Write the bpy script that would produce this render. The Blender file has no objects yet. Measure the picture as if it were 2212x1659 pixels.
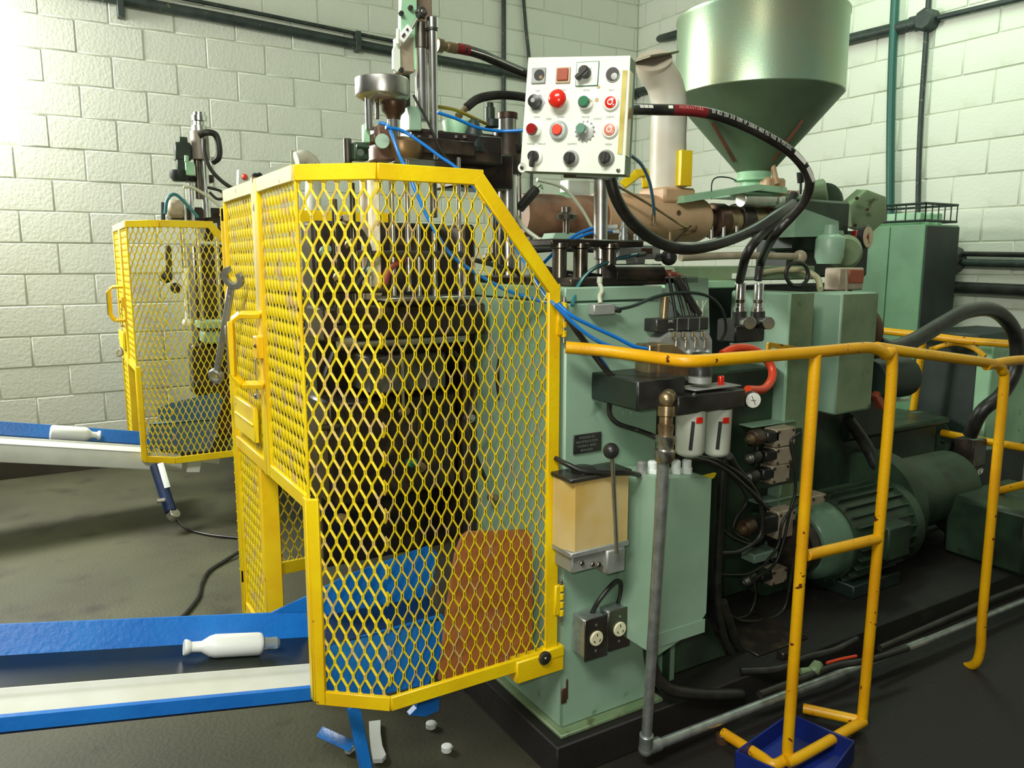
import bpy, bmesh, math, random
from mathutils import Vector as V, Matrix
random.seed(7)
SC = bpy.context.scene
COL = SC.collection
R = math.radians
# ---------------------------------------------------------------- camera
FPX, CAMH, PITCH, HEAD = 1693.0, 1.40, R(8.86), R(59.0)
_h = V((math.cos(HEAD), math.sin(HEAD), 0))
FW = _h*math.cos(PITCH) - V((0, 0, 1))*math.sin(PITCH)
RT = V((math.sin(HEAD), -math.cos(HEAD), 0))
UP = RT.cross(FW)
CP = V((0, 0, CAMH))
cam_d = bpy.data.cameras.new('camera')
cam_d.sensor_width = 36.0
cam_d.lens = FPX/2212*36
cam_d.clip_start = 0.05
cam = bpy.data.objects.new('camera', cam_d)
COL.objects.link(cam)
cam.matrix_world = Matrix(((RT.x, UP.x, -FW.x, 0), (RT.y, UP.y, -FW.y, 0), (RT.z, UP.z, -FW.z, CAMH), (0, 0, 0, 1)))
SC.camera = cam
# ---------------------------------------------------------------- light and exposure
SC.view_settings.view_transform = 'Standard'
SC.view_settings.look = 'None'
SC.view_settings.gamma = 1
SC.view_settings.use_curve_mapping = False
SC.view_settings.exposure = 0.0
world = bpy.data.worlds.new('hall_daylight')
SC.world = world
world.use_nodes = True
world.node_tree.nodes['Background'].inputs[0].default_value = (0.86, 0.92, 0.80, 1)
world.node_tree.nodes['Background'].inputs[1].default_value = 0.10
def area(name, loc, target, size, power, color, sy=None):
    l = bpy.data.lights.new(name, 'AREA')
    l.energy = power; l.color = color; l.size = size
    if sy: l.shape = 'RECTANGLE'; l.size_y = sy
    o = bpy.data.objects.new(name, l); COL.objects.link(o)
    o.location = loc
    o.rotation_euler = (V(target)-V(loc)).to_track_quat('-Z', 'Y').to_euler()
    return o
# daylight from the window high in the left wall, a rear ceiling tube, an added front fill light, and the camera's flash
area('window_daylight', (-0.9, 5.75, 2.7), (1.2, 3.4, 1.2), 1.2, 210, (1.0, 1.0, 0.93), 1.0)
area('ceiling_tube_rear', (3.7, 2.6, 3.95), (4.9, 3.2, 1.4), 0.4, 44, (0.76, 1.0, 0.78), 1.6)
area('added_front_fill', (-1.0, 0.2, 3.5), (1.1, 2.2, 1.3), 1.6, 118, (1.0, 0.99, 0.91), 0.5)  # added area light out of view, brightens the near fronts
fl = bpy.data.lights.new('camera_flash', 'POINT')
fl.energy = 46; fl.color = (1.0, 0.96, 0.86); fl.shadow_soft_size = 0.03
flo = bpy.data.objects.new('camera_flash', fl); COL.objects.link(flo)
flo.location = CP + UP*0.05 - RT*0.05

# ---------------------------------------------------------------- pixel helpers (photo pixel -> point on a real plane)
def ray(x, y): return FW + RT*((x-1106)/FPX) - UP*((y-829.5)/FPX)
def at(x, y, Y=None, X=None, Z=None, d=None):
    r = ray(x, y)
    if d is not None: t = d
    elif Y is not None: t = Y/r.y
    elif X is not None: t = X/r.x
    else: t = (Z-CAMH)/r.z
    return CP + r*t
# ---------------------------------------------------------------- materials
def srgb(r, g, b):
    f = lambda c: (c/255/12.92) if c/255 <= 0.04045 else ((c/255+0.055)/1.055)**2.4
    return (f(r), f(g), f(b), 1)
MATS = {}
def mat(name, c, rough=0.5, metal=0.0, c2=None, scale=6.0, lo=0.4, hi=0.65, chip=None, cscale=30, clo=0.66, chi=0.69,
        bump=0.0, bscale=60, spec=0.5, trans=0.0, emit=None, estr=0, detail=5, stretch=None, coat=0):
    if name in MATS: return MATS[name]
    m = bpy.data.materials.new(name); m.use_nodes = True
    nt = m.node_tree; N = nt.nodes; L = nt.links
    b = N['Principled BSDF']
    b.inputs['Roughness'].default_value = rough
    b.inputs['Metallic'].default_value = metal
    b.inputs['Specular IOR Level'].default_value = spec
    b.inputs['Transmission Weight'].default_value = trans
    b.inputs['Coat Weight'].default_value = coat
    b.inputs['Base Color'].default_value = c
    tc = N.new('ShaderNodeTexCoord'); src = tc.outputs['Object']
    if stretch:
        mp = N.new('ShaderNodeMapping'); mp.inputs['Scale'].default_value = stretch
        L.new(src, mp.inputs[0]); src = mp.outputs[0]
    out = None
    def noise(s, a, z):
        n = N.new('ShaderNodeTexNoise'); n.inputs['Scale'].default_value = s; n.inputs['Detail'].default_value = detail
        L.new(src, n.inputs['Vector'])
        r = N.new('ShaderNodeValToRGB'); r.color_ramp.elements[0].position = a; r.color_ramp.elements[1].position = z
        L.new(n.outputs['Fac'], r.inputs[0]); return r.outputs[0]
    if c2:
        x = N.new('ShaderNodeMixRGB'); x.inputs[1].default_value = c; x.inputs[2].default_value = c2
        L.new(noise(scale, lo, hi), x.inputs[0]); out = x.outputs[0]
    if chip:
        y = N.new('ShaderNodeMixRGB'); y.inputs[2].default_value = chip
        if out: L.new(out, y.inputs[1])
        else: y.inputs[1].default_value = c
        L.new(noise(cscale, clo, chi), y.inputs[0]); out = y.outputs[0]
    if out: L.new(out, b.inputs['Base Color'])
    if bump:
        n = N.new('ShaderNodeTexNoise'); n.inputs['Scale'].default_value = bscale; n.inputs['Detail'].default_value = 4
        L.new(src, n.inputs['Vector'])
        bp = N.new('ShaderNodeBump'); bp.inputs['Strength'].default_value = bump; bp.inputs['Distance'].default_value = 0.01
        L.new(n.outputs['Fac'], bp.inputs['Height']); L.new(bp.outputs[0], b.inputs['Normal'])
    if emit:
        b.inputs['Emission Color'].default_value = emit; b.inputs['Emission Strength'].default_value = estr
    MATS[name] = m
    return m
YEL = mat('yellow_paint', srgb(242, 212, 8), 0.42, c2=srgb(230, 184, 6), scale=4, chip=srgb(120, 70, 34), cscale=22, clo=0.72, chi=0.74, bump=0.08, bscale=90)
YELM = mat('worn_yellow_mesh_paint', srgb(236, 210, 10), 0.5, c2=srgb(206, 178, 104), scale=18, lo=0.52, hi=0.64)
YELP = mat('pale_yellow_paint', srgb(226, 212, 128), 0.55, c2=srgb(208, 196, 134), scale=8, chip=srgb(120, 100, 80), cscale=24, clo=0.66, chi=0.68)  # paler yellow for the side top rails and upper post
YELR = mat('rail_yellow_paint', srgb(232, 176, 6), 0.38, c2=srgb(214, 150, 8), scale=5, chip=srgb(96, 44, 22), cscale=38, clo=0.665, chi=0.69, bump=0.1, bscale=120)
GRN = mat('green_machine_paint', srgb(150, 182, 158), 0.40, c2=srgb(132, 166, 140), scale=3, chip=srgb(84, 116, 92), cscale=14, clo=0.66, chi=0.8, bump=0.05, bscale=150)
GRND = mat('dark_dimmed_green_paint', srgb(48, 70, 50), 0.45, c2=srgb(28, 40, 28), scale=5, chip=srgb(40, 48, 36), cscale=18, clo=0.6, chi=0.72, bump=0.05)  # dark machine green, darkened further for the dim lower right
GRNO = mat('olive_green_oily_paint', srgb(124, 144, 108), 0.45, c2=srgb(100, 124, 88), scale=6, chip=srgb(70, 70, 40), cscale=16, clo=0.62, chi=0.75)
GRNL = mat('mint_green_paint', srgb(160, 206, 166), 0.45, c2=srgb(140, 186, 148), scale=5, chip=srgb(120, 110, 70), cscale=20, clo=0.68, chi=0.76)
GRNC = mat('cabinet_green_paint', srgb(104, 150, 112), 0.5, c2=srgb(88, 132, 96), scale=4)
GRNK = mat('blackish_green_paint_and_shade', srgb(34, 50, 44), 0.5, c2=srgb(26, 36, 32), scale=6)  # for blackish green parts, also carries shade on shadowed faces
TEAL = mat('teal_conduit_paint', srgb(44, 96, 86), 0.45)
DKP = mat('dark_conduit_paint', srgb(52, 64, 58), 0.5, c2=srgb(38, 48, 46), scale=14, chip=srgb(110, 105, 80), cscale=40, clo=0.66, chi=0.7)
STEEL = mat('brushed_steel', (0.66, 0.66, 0.62, 1), 0.34, 1.0, c2=(0.42, 0.41, 0.37, 1), scale=9, bump=0.03, bscale=200)
CHR = mat('chrome', (0.86, 0.86, 0.83, 1), 0.20, 1.0, c2=(0.62, 0.60, 0.55, 1), scale=8)
ALU = mat('grey_cast_aluminium', srgb(166, 170, 164), 0.45, 0.35, c2=srgb(140, 144, 138), scale=14)
WRS = mat('satin_tool_steel', srgb(176, 176, 168), 0.3, 0.55, c2=srgb(150, 150, 142), scale=12)
GALV = mat('galvanised_steel', (0.48, 0.52, 0.50, 1), 0.38, 0.75, c2=(0.33, 0.36, 0.35, 1), scale=30, bump=0.06, bscale=140)
HOPM = mat('green_tinted_hopper_metal', (0.36, 0.54, 0.38, 1), 0.36, 0.65, c2=(0.44, 0.50, 0.32, 1), scale=3, bump=0.05, bscale=220, chip=(0.12, 0.16, 0.08, 1), cscale=22, clo=0.74, chi=0.76)
HOPC = mat('dark_green_hopper_metal', (0.15, 0.22, 0.13, 1), 0.5, 0.45, c2=(0.10, 0.15, 0.09, 1), scale=5)
BRS = mat('brass', (0.42, 0.33, 0.19, 1), 0.34, 0.8, c2=(0.22, 0.15, 0.08, 1), scale=16)
RUST = mat('oily_brown_steel', (0.13, 0.07, 0.04, 1), 0.38, 0.5, c2=(0.05, 0.035, 0.025, 1), scale=12)
GREASE = mat('greasy_black_steel', (0.035, 0.028, 0.024, 1), 0.30, 0.4, c2=(0.10, 0.075, 0.05, 1), scale=14, lo=0.5, hi=0.75)
BLK = mat('black_plastic', (0.018, 0.018, 0.018, 1), 0.35, c2=(0.035, 0.035, 0.03, 1), scale=15)
RUB = mat('black_rubber', (0.014, 0.014, 0.013, 1), 0.38, c2=(0.03, 0.03, 0.024, 1), scale=20)
BLU = mat('blue_paint', srgb(28, 124, 214), 0.35, c2=srgb(20, 108, 200), scale=6, bump=0.12, bscale=70)
BLUD = mat('dark_navy_paint', srgb(22, 44, 84), 0.4, c2=srgb(16, 30, 60), scale=6)
BLT = mat('dark_conveyor_belt', srgb(24, 34, 48), 0.3, c2=srgb(40, 46, 36), scale=5)
TUBE = mat('blue_air_tube', srgb(20, 118, 206), 0.25, coat=0.4)
TUBT = mat('teal_air_tube', srgb(38, 110, 120), 0.25, coat=0.4)
TUBY = mat('yellow_air_tube', srgb(150, 134, 30), 0.4)
TUBW = mat('clear_air_tube', srgb(190, 196, 172), 0.3)
ORG = mat('orange_rubber', srgb(206, 66, 34), 0.35)
WHT = mat('white_tray_paint', srgb(214, 218, 210), 0.4, c2=srgb(204, 208, 196), scale=7)
PNL = mat('white_panel_enamel', srgb(222, 230, 216), 0.42, c2=srgb(212, 220, 204), scale=7, chip=srgb(196, 182, 130), cscale=18, clo=0.72, chi=0.78)
TAPE = mat('old_yellow_tape', srgb(206, 194, 120), 0.2, c2=srgb(182, 166, 90), scale=20, coat=0.4)
PLAS = mat('white_bottle_plastic', srgb(238, 244, 240), 0.35)
PLAC = mat('clear_flash_plastic', srgb(190, 200, 196), 0.12, trans=0.6)
BEI = mat('heated_beige_paint', srgb(200, 166, 130), 0.5, c2=srgb(180, 150, 112), scale=6, chip=srgb(90, 66, 48), cscale=12, clo=0.64, chi=0.72)
DUCT = mat('white_duct_paint', srgb(206, 206, 190), 0.42, c2=srgb(192, 178, 156), scale=4)
PINK = mat('bare_valve_casting', srgb(176, 164, 142), 0.45, 0.15, c2=srgb(156, 142, 120), scale=14)
CREAM = mat('aged_clear_reservoir', srgb(224, 200, 140), 0.35, c2=srgb(212, 178, 96), scale=7, trans=0.12)
CREF = mat('cream_bakelite', srgb(226, 222, 186), 0.4)
REDB = mat('red_plastic', srgb(214, 40, 26), 0.22, coat=0.3)
ORB = mat('orange_red_plastic', srgb(236, 66, 34), 0.4)
DRED = mat('dark_red_plastic', srgb(140, 18, 16), 0.25)
AMB = mat('brown_red_lens', srgb(156, 74, 48), 0.35)
GBT = mat('green_plastic', srgb(40, 112, 74), 0.3)
GBG = mat('grey_green_plastic', srgb(96, 138, 116), 0.3)
PNK = mat('faded_red_plastic', srgb(214, 128, 106), 0.35)
WPR = mat('white_print', srgb(226, 226, 214), 0.5)
GPR = mat('grey_print', srgb(120, 132, 120), 0.6)
REDP = mat('red_print', srgb(170, 44, 44), 0.5)
PLY = mat('brown_plywood', srgb(176, 112, 60), 0.6, c2=srgb(150, 88, 44), scale=3, stretch=(1, 1, 6))
BOWL = mat('frosted_bowl', srgb(196, 204, 188), 0.4, trans=0.08)
STN = mat('stained_steel_plate', (0.20, 0.18, 0.15, 1), 0.28, 0.9, c2=(0.10, 0.09, 0.07, 1), scale=10)
DIAL = mat('dial_white', srgb(222, 224, 214), 0.4)
DIALT = mat('aged_dial', srgb(206, 182, 148), 0.45)
WALL = mat('painted_block', srgb(222, 226, 212), 0.6, c2=srgb(214, 219, 203), scale=1.4, chip=srgb(198, 202, 180), cscale=5, clo=0.62, chi=0.8, bump=0.25, bscale=55)
JNT = mat('painted_mortar', srgb(206, 212, 194), 0.7, c2=srgb(190, 197, 174), scale=3, bump=0.3, bscale=60)
CEIL = mat('ceiling_paint', srgb(190, 194, 180), 0.8)
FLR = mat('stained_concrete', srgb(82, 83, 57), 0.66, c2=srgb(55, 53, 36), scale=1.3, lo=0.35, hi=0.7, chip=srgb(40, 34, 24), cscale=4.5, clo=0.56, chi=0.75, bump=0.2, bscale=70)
def floor_dark_mask(m):  # blends the floor to near black beyond a noisy edge along X
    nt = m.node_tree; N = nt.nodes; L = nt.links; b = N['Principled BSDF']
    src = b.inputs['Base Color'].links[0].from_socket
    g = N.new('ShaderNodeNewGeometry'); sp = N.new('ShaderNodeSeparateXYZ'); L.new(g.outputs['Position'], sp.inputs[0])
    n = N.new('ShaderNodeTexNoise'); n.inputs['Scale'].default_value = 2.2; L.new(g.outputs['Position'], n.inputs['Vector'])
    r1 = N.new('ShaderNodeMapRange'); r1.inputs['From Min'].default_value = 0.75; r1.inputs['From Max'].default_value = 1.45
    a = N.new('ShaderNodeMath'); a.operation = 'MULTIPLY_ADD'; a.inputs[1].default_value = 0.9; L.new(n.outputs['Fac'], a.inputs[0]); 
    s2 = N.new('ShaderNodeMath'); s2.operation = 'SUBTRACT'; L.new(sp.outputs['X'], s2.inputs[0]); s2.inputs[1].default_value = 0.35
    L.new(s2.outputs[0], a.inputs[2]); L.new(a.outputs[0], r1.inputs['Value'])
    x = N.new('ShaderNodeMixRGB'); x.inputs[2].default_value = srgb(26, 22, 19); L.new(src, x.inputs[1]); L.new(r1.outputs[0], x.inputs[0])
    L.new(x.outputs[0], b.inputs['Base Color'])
floor_dark_mask(FLR)
SUMP = mat('oil_blackened_concrete', srgb(26, 23, 19), 0.7, c2=srgb(16, 14, 12), scale=4, bump=0.2, bscale=50, chip=srgb(42, 40, 28), cscale=7, clo=0.66, chi=0.74)
PANE = mat('daylit_pane', (1, 1, 1, 1), 0.5, emit=(0.96, 1.0, 0.94, 1), estr=4.0)
BLK2 = mat('dark_plate', srgb(22, 22, 18), 0.5)
WALL.use_fake_user = True

# ---------------------------------------------------------------- mesh builder
def basis(d):
    d = V(d).normalized()
    a = V((0, 0, 1)) if abs(d.z) < 0.9 else V((1, 0, 0))
    u = d.cross(a).normalized(); w = u.cross(d).normalized()
    return d, u, w
class MB:
    def __init__(s): s.v = []; s.f = []
    def add(s, vs, fs):
        n = len(s.v); s.v += [V(p) for p in vs]; s.f += [tuple(i+n for i in f) for f in fs]; return s
    def box(s, c, size, M=None, ch=0.003):
        c = V(c); hx, hy, hz = [q/2 for q in size]; ch = min(ch, hx*.6, hy*.6, hz*.6)
        vs = []; key = {}
        for sx in (-1, 1):
            for sy in (-1, 1):
                for sz in (-1, 1):
                    for k in range(3):
                        p = [sx*hx, sy*hy, sz*hz]
                        for j in range(3):
                            if j != k: p[j] -= (sx, sy, sz)[j]*ch
                        key[(sx, sy, sz, k)] = len(vs); vs.append(V(p))
        fs = []
        for k in range(3):
            a, b = [j for j in range(3) if j != k]
            for sg in (-1, 1):
                q = []
                for (ga, gb) in ((-1, -1), (1, -1), (1, 1), (-1, 1)):
                    t = [0, 0, 0]; t[k] = sg; t[a] = ga; t[b] = gb; q.append(key[(*t, k)])
                fs.append(q)
            for ga in (-1, 1):
                for gb in (-1, 1):
                    t0 = [0, 0, 0]; t0[a] = ga; t0[b] = gb; t1 = t0[:]; t0[k] = -1; t1[k] = 1
                    fs.append([key[(*t0, a)], key[(*t1, a)], key[(*t1, b)], key[(*t0, b)]])
        for sx in (-1, 1):
            for sy in (-1, 1):
                for sz in (-1, 1): fs.append([key[(sx, sy, sz, k)] for k in range(3)])
        for i, f in enumerate(fs):
            P = [vs[j] for j in f]
            n = (P[1]-P[0]).cross(P[2]-P[0]); m = sum(P, V((0, 0, 0)))/len(P)
            if n.dot(m) < 0: fs[i] = f[::-1]
        if M is not None: vs = [M @ p for p in vs]
        return s.add([p+c for p in vs], fs)
    def bb(s, a, b, ch=0.003, M=None):
        a = V(a); b = V(b)
        return s.box((a+b)/2, [abs(b[i]-a[i]) for i in range(3)], M, ch)
    def lathe(s, p0, d, prof, n=20, u=None, rot=0.0):
        p0 = V(p0); d, uu, w = basis(d)
        if u is not None: uu = V(u).normalized(); w = d.cross(uu)
        vs = []; fs = []
        for (h, r) in prof:
            r = max(r, 1e-5)
            for i in range(n):
                a = 2*math.pi*i/n + rot
                vs.append(p0+d*h+(uu*math.cos(a)+w*math.sin(a))*r)
        m = len(prof)
        for j in range(m-1):
            for i in range(n):
                k = (i+1) % n
                fs.append((j*n+i, (j+1)*n+i, (j+1)*n+k, j*n+k))
        loop = tuple(prof[0]) == tuple(prof[-1])
        if prof[0][1] > 1e-4 and not loop: fs.append(tuple(range(n)))
        if prof[-1][1] > 1e-4 and not loop: fs.append(tuple((m-1)*n+i for i in reversed(range(n))))
        return s.add(vs, fs)
    def cyl(s, p0, p1, r0, r1=None, n=18, ch=0.0015):
        p0 = V(p0); p1 = V(p1); r1 = r0 if r1 is None else r1
        L = (p1-p0).length; ch = min(ch, L*.3, r0*.5, r1*.5)
        return s.lathe(p0, p1-p0, [(0, r0-ch), (ch, r0), (L-ch, r1), (L, r1-ch)], n)
    def ball(s, c, r, n=16, d=(0, 0, 1), sq=1.0):
        k = max(6, n//2)
        return s.lathe(V(c)-V(d).normalized()*r*sq, d, [(r*sq*(1-math.cos(math.pi*i/k)), r*math.sin(math.pi*i/k)) for i in range(k+1)], n)
    def tube(s, pts, r, n=8, closed=False, res=6, raw=False):
        pts = [V(p) for p in pts]
        if not raw and len(pts) > 2:
            P = [pts[0]*2-pts[1]]+pts+[pts[-1]*2-pts[-2]]; q = []
            for i in range(1, len(P)-2):
                a, b, c, d = P[i-1:i+3]
                for k in range(res):
                    t = k/res
                    q.append(0.5*((2*b)+(c-a)*t+(2*a-5*b+4*c-d)*t*t+(3*b-a-3*c+d)*t**3))
            q.append(P[-2]); pts = q
        vs = []; fs = []; m = len(pts)
        t0 = (pts[1]-pts[0]).normalized(); _, u, w = basis(t0)
        for i, p in enumerate(pts):
            t = (pts[min(i+1, m-1)]-pts[max(i-1, 0)])
            t = t.normalized() if t.length > 1e-9 else t0
            u = (u-t*u.dot(t)).normalized(); w = t.cross(u)
            for k in range(n):
                a = 2*math.pi*k/n; vs.append(p+(u*math.cos(a)+w*math.sin(a))*r)
        for i in range(m-1):
            for k in range(n):
                j = (k+1) % n; fs.append((i*n+k, i*n+j, (i+1)*n+j, (i+1)*n+k))
        fs.append(tuple(reversed(range(n)))); fs.append(tuple((m-1)*n+k for k in range(n)))
        return s.add(vs, fs)
    def prism(s, poly, ext):
        poly = [V(p) for p in poly]; ext = V(ext); n = len(poly)
        vs = poly+[p+ext for p in poly]
        nm = V((0, 0, 0))
        for i in range(n): nm += poly[i].cross(poly[(i+1) % n])
        a = list(range(n)); b = [i+n for i in range(n)]
        if nm.dot(ext) > 0: fs = [tuple(reversed(a)), tuple(b)]+[(i, (i+1) % n, (i+1) % n+n, i+n) for i in range(n)]
        else: fs = [tuple(a), tuple(reversed(b))]+[((i+1) % n, i, i+n, (i+1) % n+n) for i in range(n)]
        return s.add(vs, fs)
    def bolt(s, c, d, r, h): return s.lathe(c, d, [(0, r), (h*.8, r), (h, r*.8)], 6)
    def bar(s, a, b, w, t, nrm):           # flat bar from a to b, width w across, thickness t along nrm
        a = V(a); b = V(b); d = (b-a).normalized(); n = V(nrm).normalized(); c = d.cross(n).normalized()
        M = Matrix((d, c, n)).transposed()
        return s.box((a+b)/2, ((b-a).length, w, t), M, 0.002)
    def data(s, name, m, loc=V((0, 0, 0)), ang=40):
        me = bpy.data.meshes.new(name)
        me.from_pydata([p-loc for p in s.v], [], s.f)
        me.validate(); me.materials.append(m)
        me.shade_smooth()
        try: me.set_sharp_from_angle(angle=R(ang))
        except Exception: pass
        return me
def thing(name, label, cat, loc, group=None):
    o = bpy.data.objects.new(name, None); COL.objects.link(o); o.location = V(loc)
    o.empty_display_size = 0.05
    o['label'] = label; o['category'] = cat
    if group: o['group'] = group
    return o
def wl(o):
    p = V((0, 0, 0))
    while o is not None: p = p+o.location; o = o.parent
    return p
def part(par, name, mb, m, label=None, kind=None):
    o = bpy.data.objects.new(name, mb.data(name, m, wl(par)))
    COL.objects.link(o); o.parent = par
    if label: o['label'] = label
    if kind: o['kind'] = kind
    return o
def solo(name, label, cat, mb, m, group=None, kind=None):
    z = min(p.z for p in mb.v); n = len(mb.v)
    c = sum(mb.v, V((0, 0, 0)))/n; loc = V((c.x, c.y, z))
    o = bpy.data.objects.new(name, mb.data(name, m, loc)); COL.objects.link(o); o.location = loc
    if label: o['label'] = label; o['category'] = cat
    if group: o['group'] = group
    if kind: o['kind'] = kind
    return o
def struct(name, mb, m):
    o = bpy.data.objects.new(name, mb.data(name, m)); COL.objects.link(o); o['kind'] = 'structure'; return o
def text(par, name, s, pos, right, up, h, m, ext=0.0004, fit=None):
    cu = bpy.data.curves.new('t', 'FONT'); cu.body = s; cu.align_x = 'CENTER'; cu.align_y = 'CENTER'; cu.size = 1; cu.extrude = 0
    o = bpy.data.objects.new('t', cu); COL.objects.link(o)
    bpy.context.view_layer.update()
    me0 = bpy.data.meshes.new_from_object(o.evaluated_get(bpy.context.evaluated_depsgraph_get()))
    bpy.data.objects.remove(o)
    right = V(right).normalized(); up = V(up).normalized(); n = right.cross(up)
    sx = h*1.35; kx = sx
    if fit:
        w = max(v.co.x for v in me0.vertices)-min(v.co.x for v in me0.vertices); kx = fit/w
    mb = MB(); mb.v = [V(pos)+right*(v.co.x*kx)+up*(v.co.y*sx)+n*ext for v in me0.vertices]
    mb.f = [tuple(p.vertices) for p in me0.polygons]
    bpy.data.meshes.remove(me0)
    return part(par, name, mb, m)
def dup(root, off, label, group=None):
    r = root.copy(); COL.objects.link(r); r.location = root.location+V(off); r['label'] = label
    if group: r['group'] = group
    elif 'group' in r: del r['group']
    for ch in list(root.children):
        c = ch.copy(); COL.objects.link(c); c.parent = r
        for g in list(ch.children):
            d = g.copy(); COL.objects.link(d); d.parent = c
    return r
# ================================================================ ROOM
WY, WX = 5.95, 4.93
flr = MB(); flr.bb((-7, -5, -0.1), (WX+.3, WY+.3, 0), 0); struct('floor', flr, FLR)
cl = MB(); cl.bb((-2.5, 0.5, 4.2), (WX+.3, WY+.3, 4.3), 0); struct('ceiling', cl, CEIL)
WIN = (-1.45, -0.03, 2.14, 3.35)
w = MB()
w.bb((-7, WY+.006, 0), (WIN[0], WY+.2, 4.2), 0); w.bb((WIN[1], WY+.006, 0), (WX+.2, WY+.2, 4.2), 0)
w.bb((WIN[0], WY+.006, 0), (WIN[1], WY+.2, WIN[2]), 0); w.bb((WIN[0], WY+.006, WIN[3]), (WIN[1], WY+.2, 4.2), 0)
wall_left = struct('wall_left', w, JNT)
w = MB(); w.bb((WX+.006, -1.5, 0), (WX+.2, WY+.2, 4.2), 0)
wall_right = struct('wall_right', w, JNT)
bm_ = MB(); bm_.box((0, 0, 0), (0.39, 0.024, 0.194), None, 0.005)
block_mesh = bm_.data('block', WALL)
def block(par, x0, x1, zc, side, rz=0):
    o = bpy.data.objects.new('block', block_mesh); COL.objects.link(o); o.parent = par
    L = x1-x0; o.scale.x = L/0.39
    j = random.uniform(-.0025, .0025)
    if side == 'L': o.location = ((x0+x1)/2, WY+.012+j, zc)
    else: o.location = (WX+.012+j, (x0+x1)/2, zc); o.rotation_euler.z = math.pi/2
    o.rotation_euler.x = random.uniform(-.008, .008)
for k in range(20):
    z = 0.02+0.2*k; zc = z+.0
    if z > 3.9: break
    off = -0.065 if k % 2 == 0 else -0.262
    x = off-4*.396
    while x < WX:
        a, b = x+.003, min(x+.393, WX-.004)
        if b > -0.55 or True:
            if z+.1 > WIN[2] and z-.1 < WIN[3]-.05:
                if a < WIN[1] < b: a = WIN[1]+.004
                if a < WIN[1]: x += .396; continue
            if b-a > .03 and b > -0.6: block(wall_left, a, b, zc, 'L')
        x += .396
for k in range(20):
    z = 0.02+0.2*k
    if z > 3.9: break
    y = WY-.1-(0.198 if k % 2 else 0.0)
    first = WY-.004
    while y > 1.6:
        block(wall_right, y+.003, first, z, 'R'); first = y-.003; y -= .396
b = MB(); b.bb((-3, WY-.016, 0), (WX, WY-.004, .128), .002); struct('dark_base_strip_left', b, mat('dark_base_tone', srgb(52, 46, 34), .6, c2=srgb(70, 66, 50), scale=3))  # added dark strip in place of the dark floor along the wall
# window
wf = MB()
for (a, b) in (((WIN[0], 0, WIN[2]), (WIN[1], 0, WIN[2]+.04)), ((WIN[0], 0, WIN[3]-.04), (WIN[1], 0, WIN[3])), ((WIN[0], 0, WIN[2]+.04), (WIN[0]+.04, 0, WIN[3]-.04)), ((WIN[1]-.035, 0, WIN[2]+.04), (WIN[1], 0, WIN[3]-.04)), ((-.76, 0, WIN[2]+.04), (-.72, 0, WIN[3]-.04))):
    wf.bb((a[0], WY+.06, a[2]), (b[0], WY+.10, b[2]), 0)
window = struct('window_1', wf, WHT)
for i in range(2):
    pn = MB(); x0, x1 = (WIN[0]+.04, -.76) if i == 0 else (-.72, WIN[1]-.035)
    pn.bb((x0, WY+.07, WIN[2]+.04), (x1, WY+.078, WIN[3]-.04), 0)
    part(window, 'pane', pn, PANE)
# ---- conduits on the walls
def pipe(name, label, pts, r, m, raw=False, cat='pipe', n=12, group=None, res=6):
    b = MB(); b.tube(pts, r, n, raw=raw, res=res); return solo(name, label, cat, b, m, group)
yc = WY-.035
t = thing('wall_conduit', 'long thick dark conduit running up along the left wall to the room corner', 'conduit', (2, yc, 3.0))
b = MB(); b.tube([(-.6, yc, 3.09), (.8, yc, 3.068), (2.494, yc, 3.0), (3.685, yc, 2.96), (WX-.03, yc, 2.93)], .036, 12); part(t, 'pipe', b, DKP)
b = MB(); b.tube([(-.6, yc, 3.17), (.8, yc, 3.148), (2.494, yc, 3.075), (2.9, yc, 3.06)], .014, 8); part(t, 'thin_pipe', b, DKP)
for x in (.6, 2.2, 3.9):
    b = MB(); b.bb((x-.02, yc-.04, 2.96), (x+.02, WY, 3.10)); part(t, 'clamp', b, DKP)
t = thing('wall_conduit', 'thick dark conduit rising along the right wall into a round junction box', 'conduit', (WX-.035, 3.4, 2.9))
xc = WX-.035
b = MB(); b.tube([(xc, WY-.03, 2.95), (xc, 4.4, 2.925), (xc, 3.1, 2.89)], .036, 12); part(t, 'pipe', b, DKP)
b = MB(); b.tube([(xc, 3.1, 2.89), (xc, 2.5, 2.87), (xc, 1.6, 2.84)], .018, 10); part(t, 'thin_pipe', b, DKP)
b = MB(); b.lathe((WX-.002, 3.11, 2.89), (-1, 0, 0), [(0, .07), (.07, .07), (.085, .055)], 8); b.cyl((xc, 3.22, 2.893), (xc, 3.16, 2.892), .045); part(t, 'junction_box', b, DKP)
pipe('wall_conduit', 'straight teal-painted conduit dropping down the right wall to the control cabinet', [(WX-.05, 3.35, 4.2), (WX-.05, 3.33, 3.0), (WX-.05, 3.30, 2.3), (WX-.05, 3.24, 1.5)], .026, TEAL, cat='conduit')
pipe('wall_conduit', 'thin dark conduit dropping from the round junction box to the control cabinet', [(xc, 3.13, 4.2), (xc, 3.11, 2.9), (xc, 3.10, 2.2), (xc, 3.06, 1.5)], .016, DKP, cat='conduit')
pipe('wall_conduit', 'dark conduit elbow turning from vertical to horizontal in the room corner', [at(1406, -40, Y=WY-.06), at(1405, 0, Y=WY-.06), at(1404, 60, Y=WY-.06), at(1412, 84, Y=WY-.06), at(1440, 80, X=WX-.05), at(1500, 62, X=WX-.05)], .034, DKP, cat='conduit')
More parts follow.
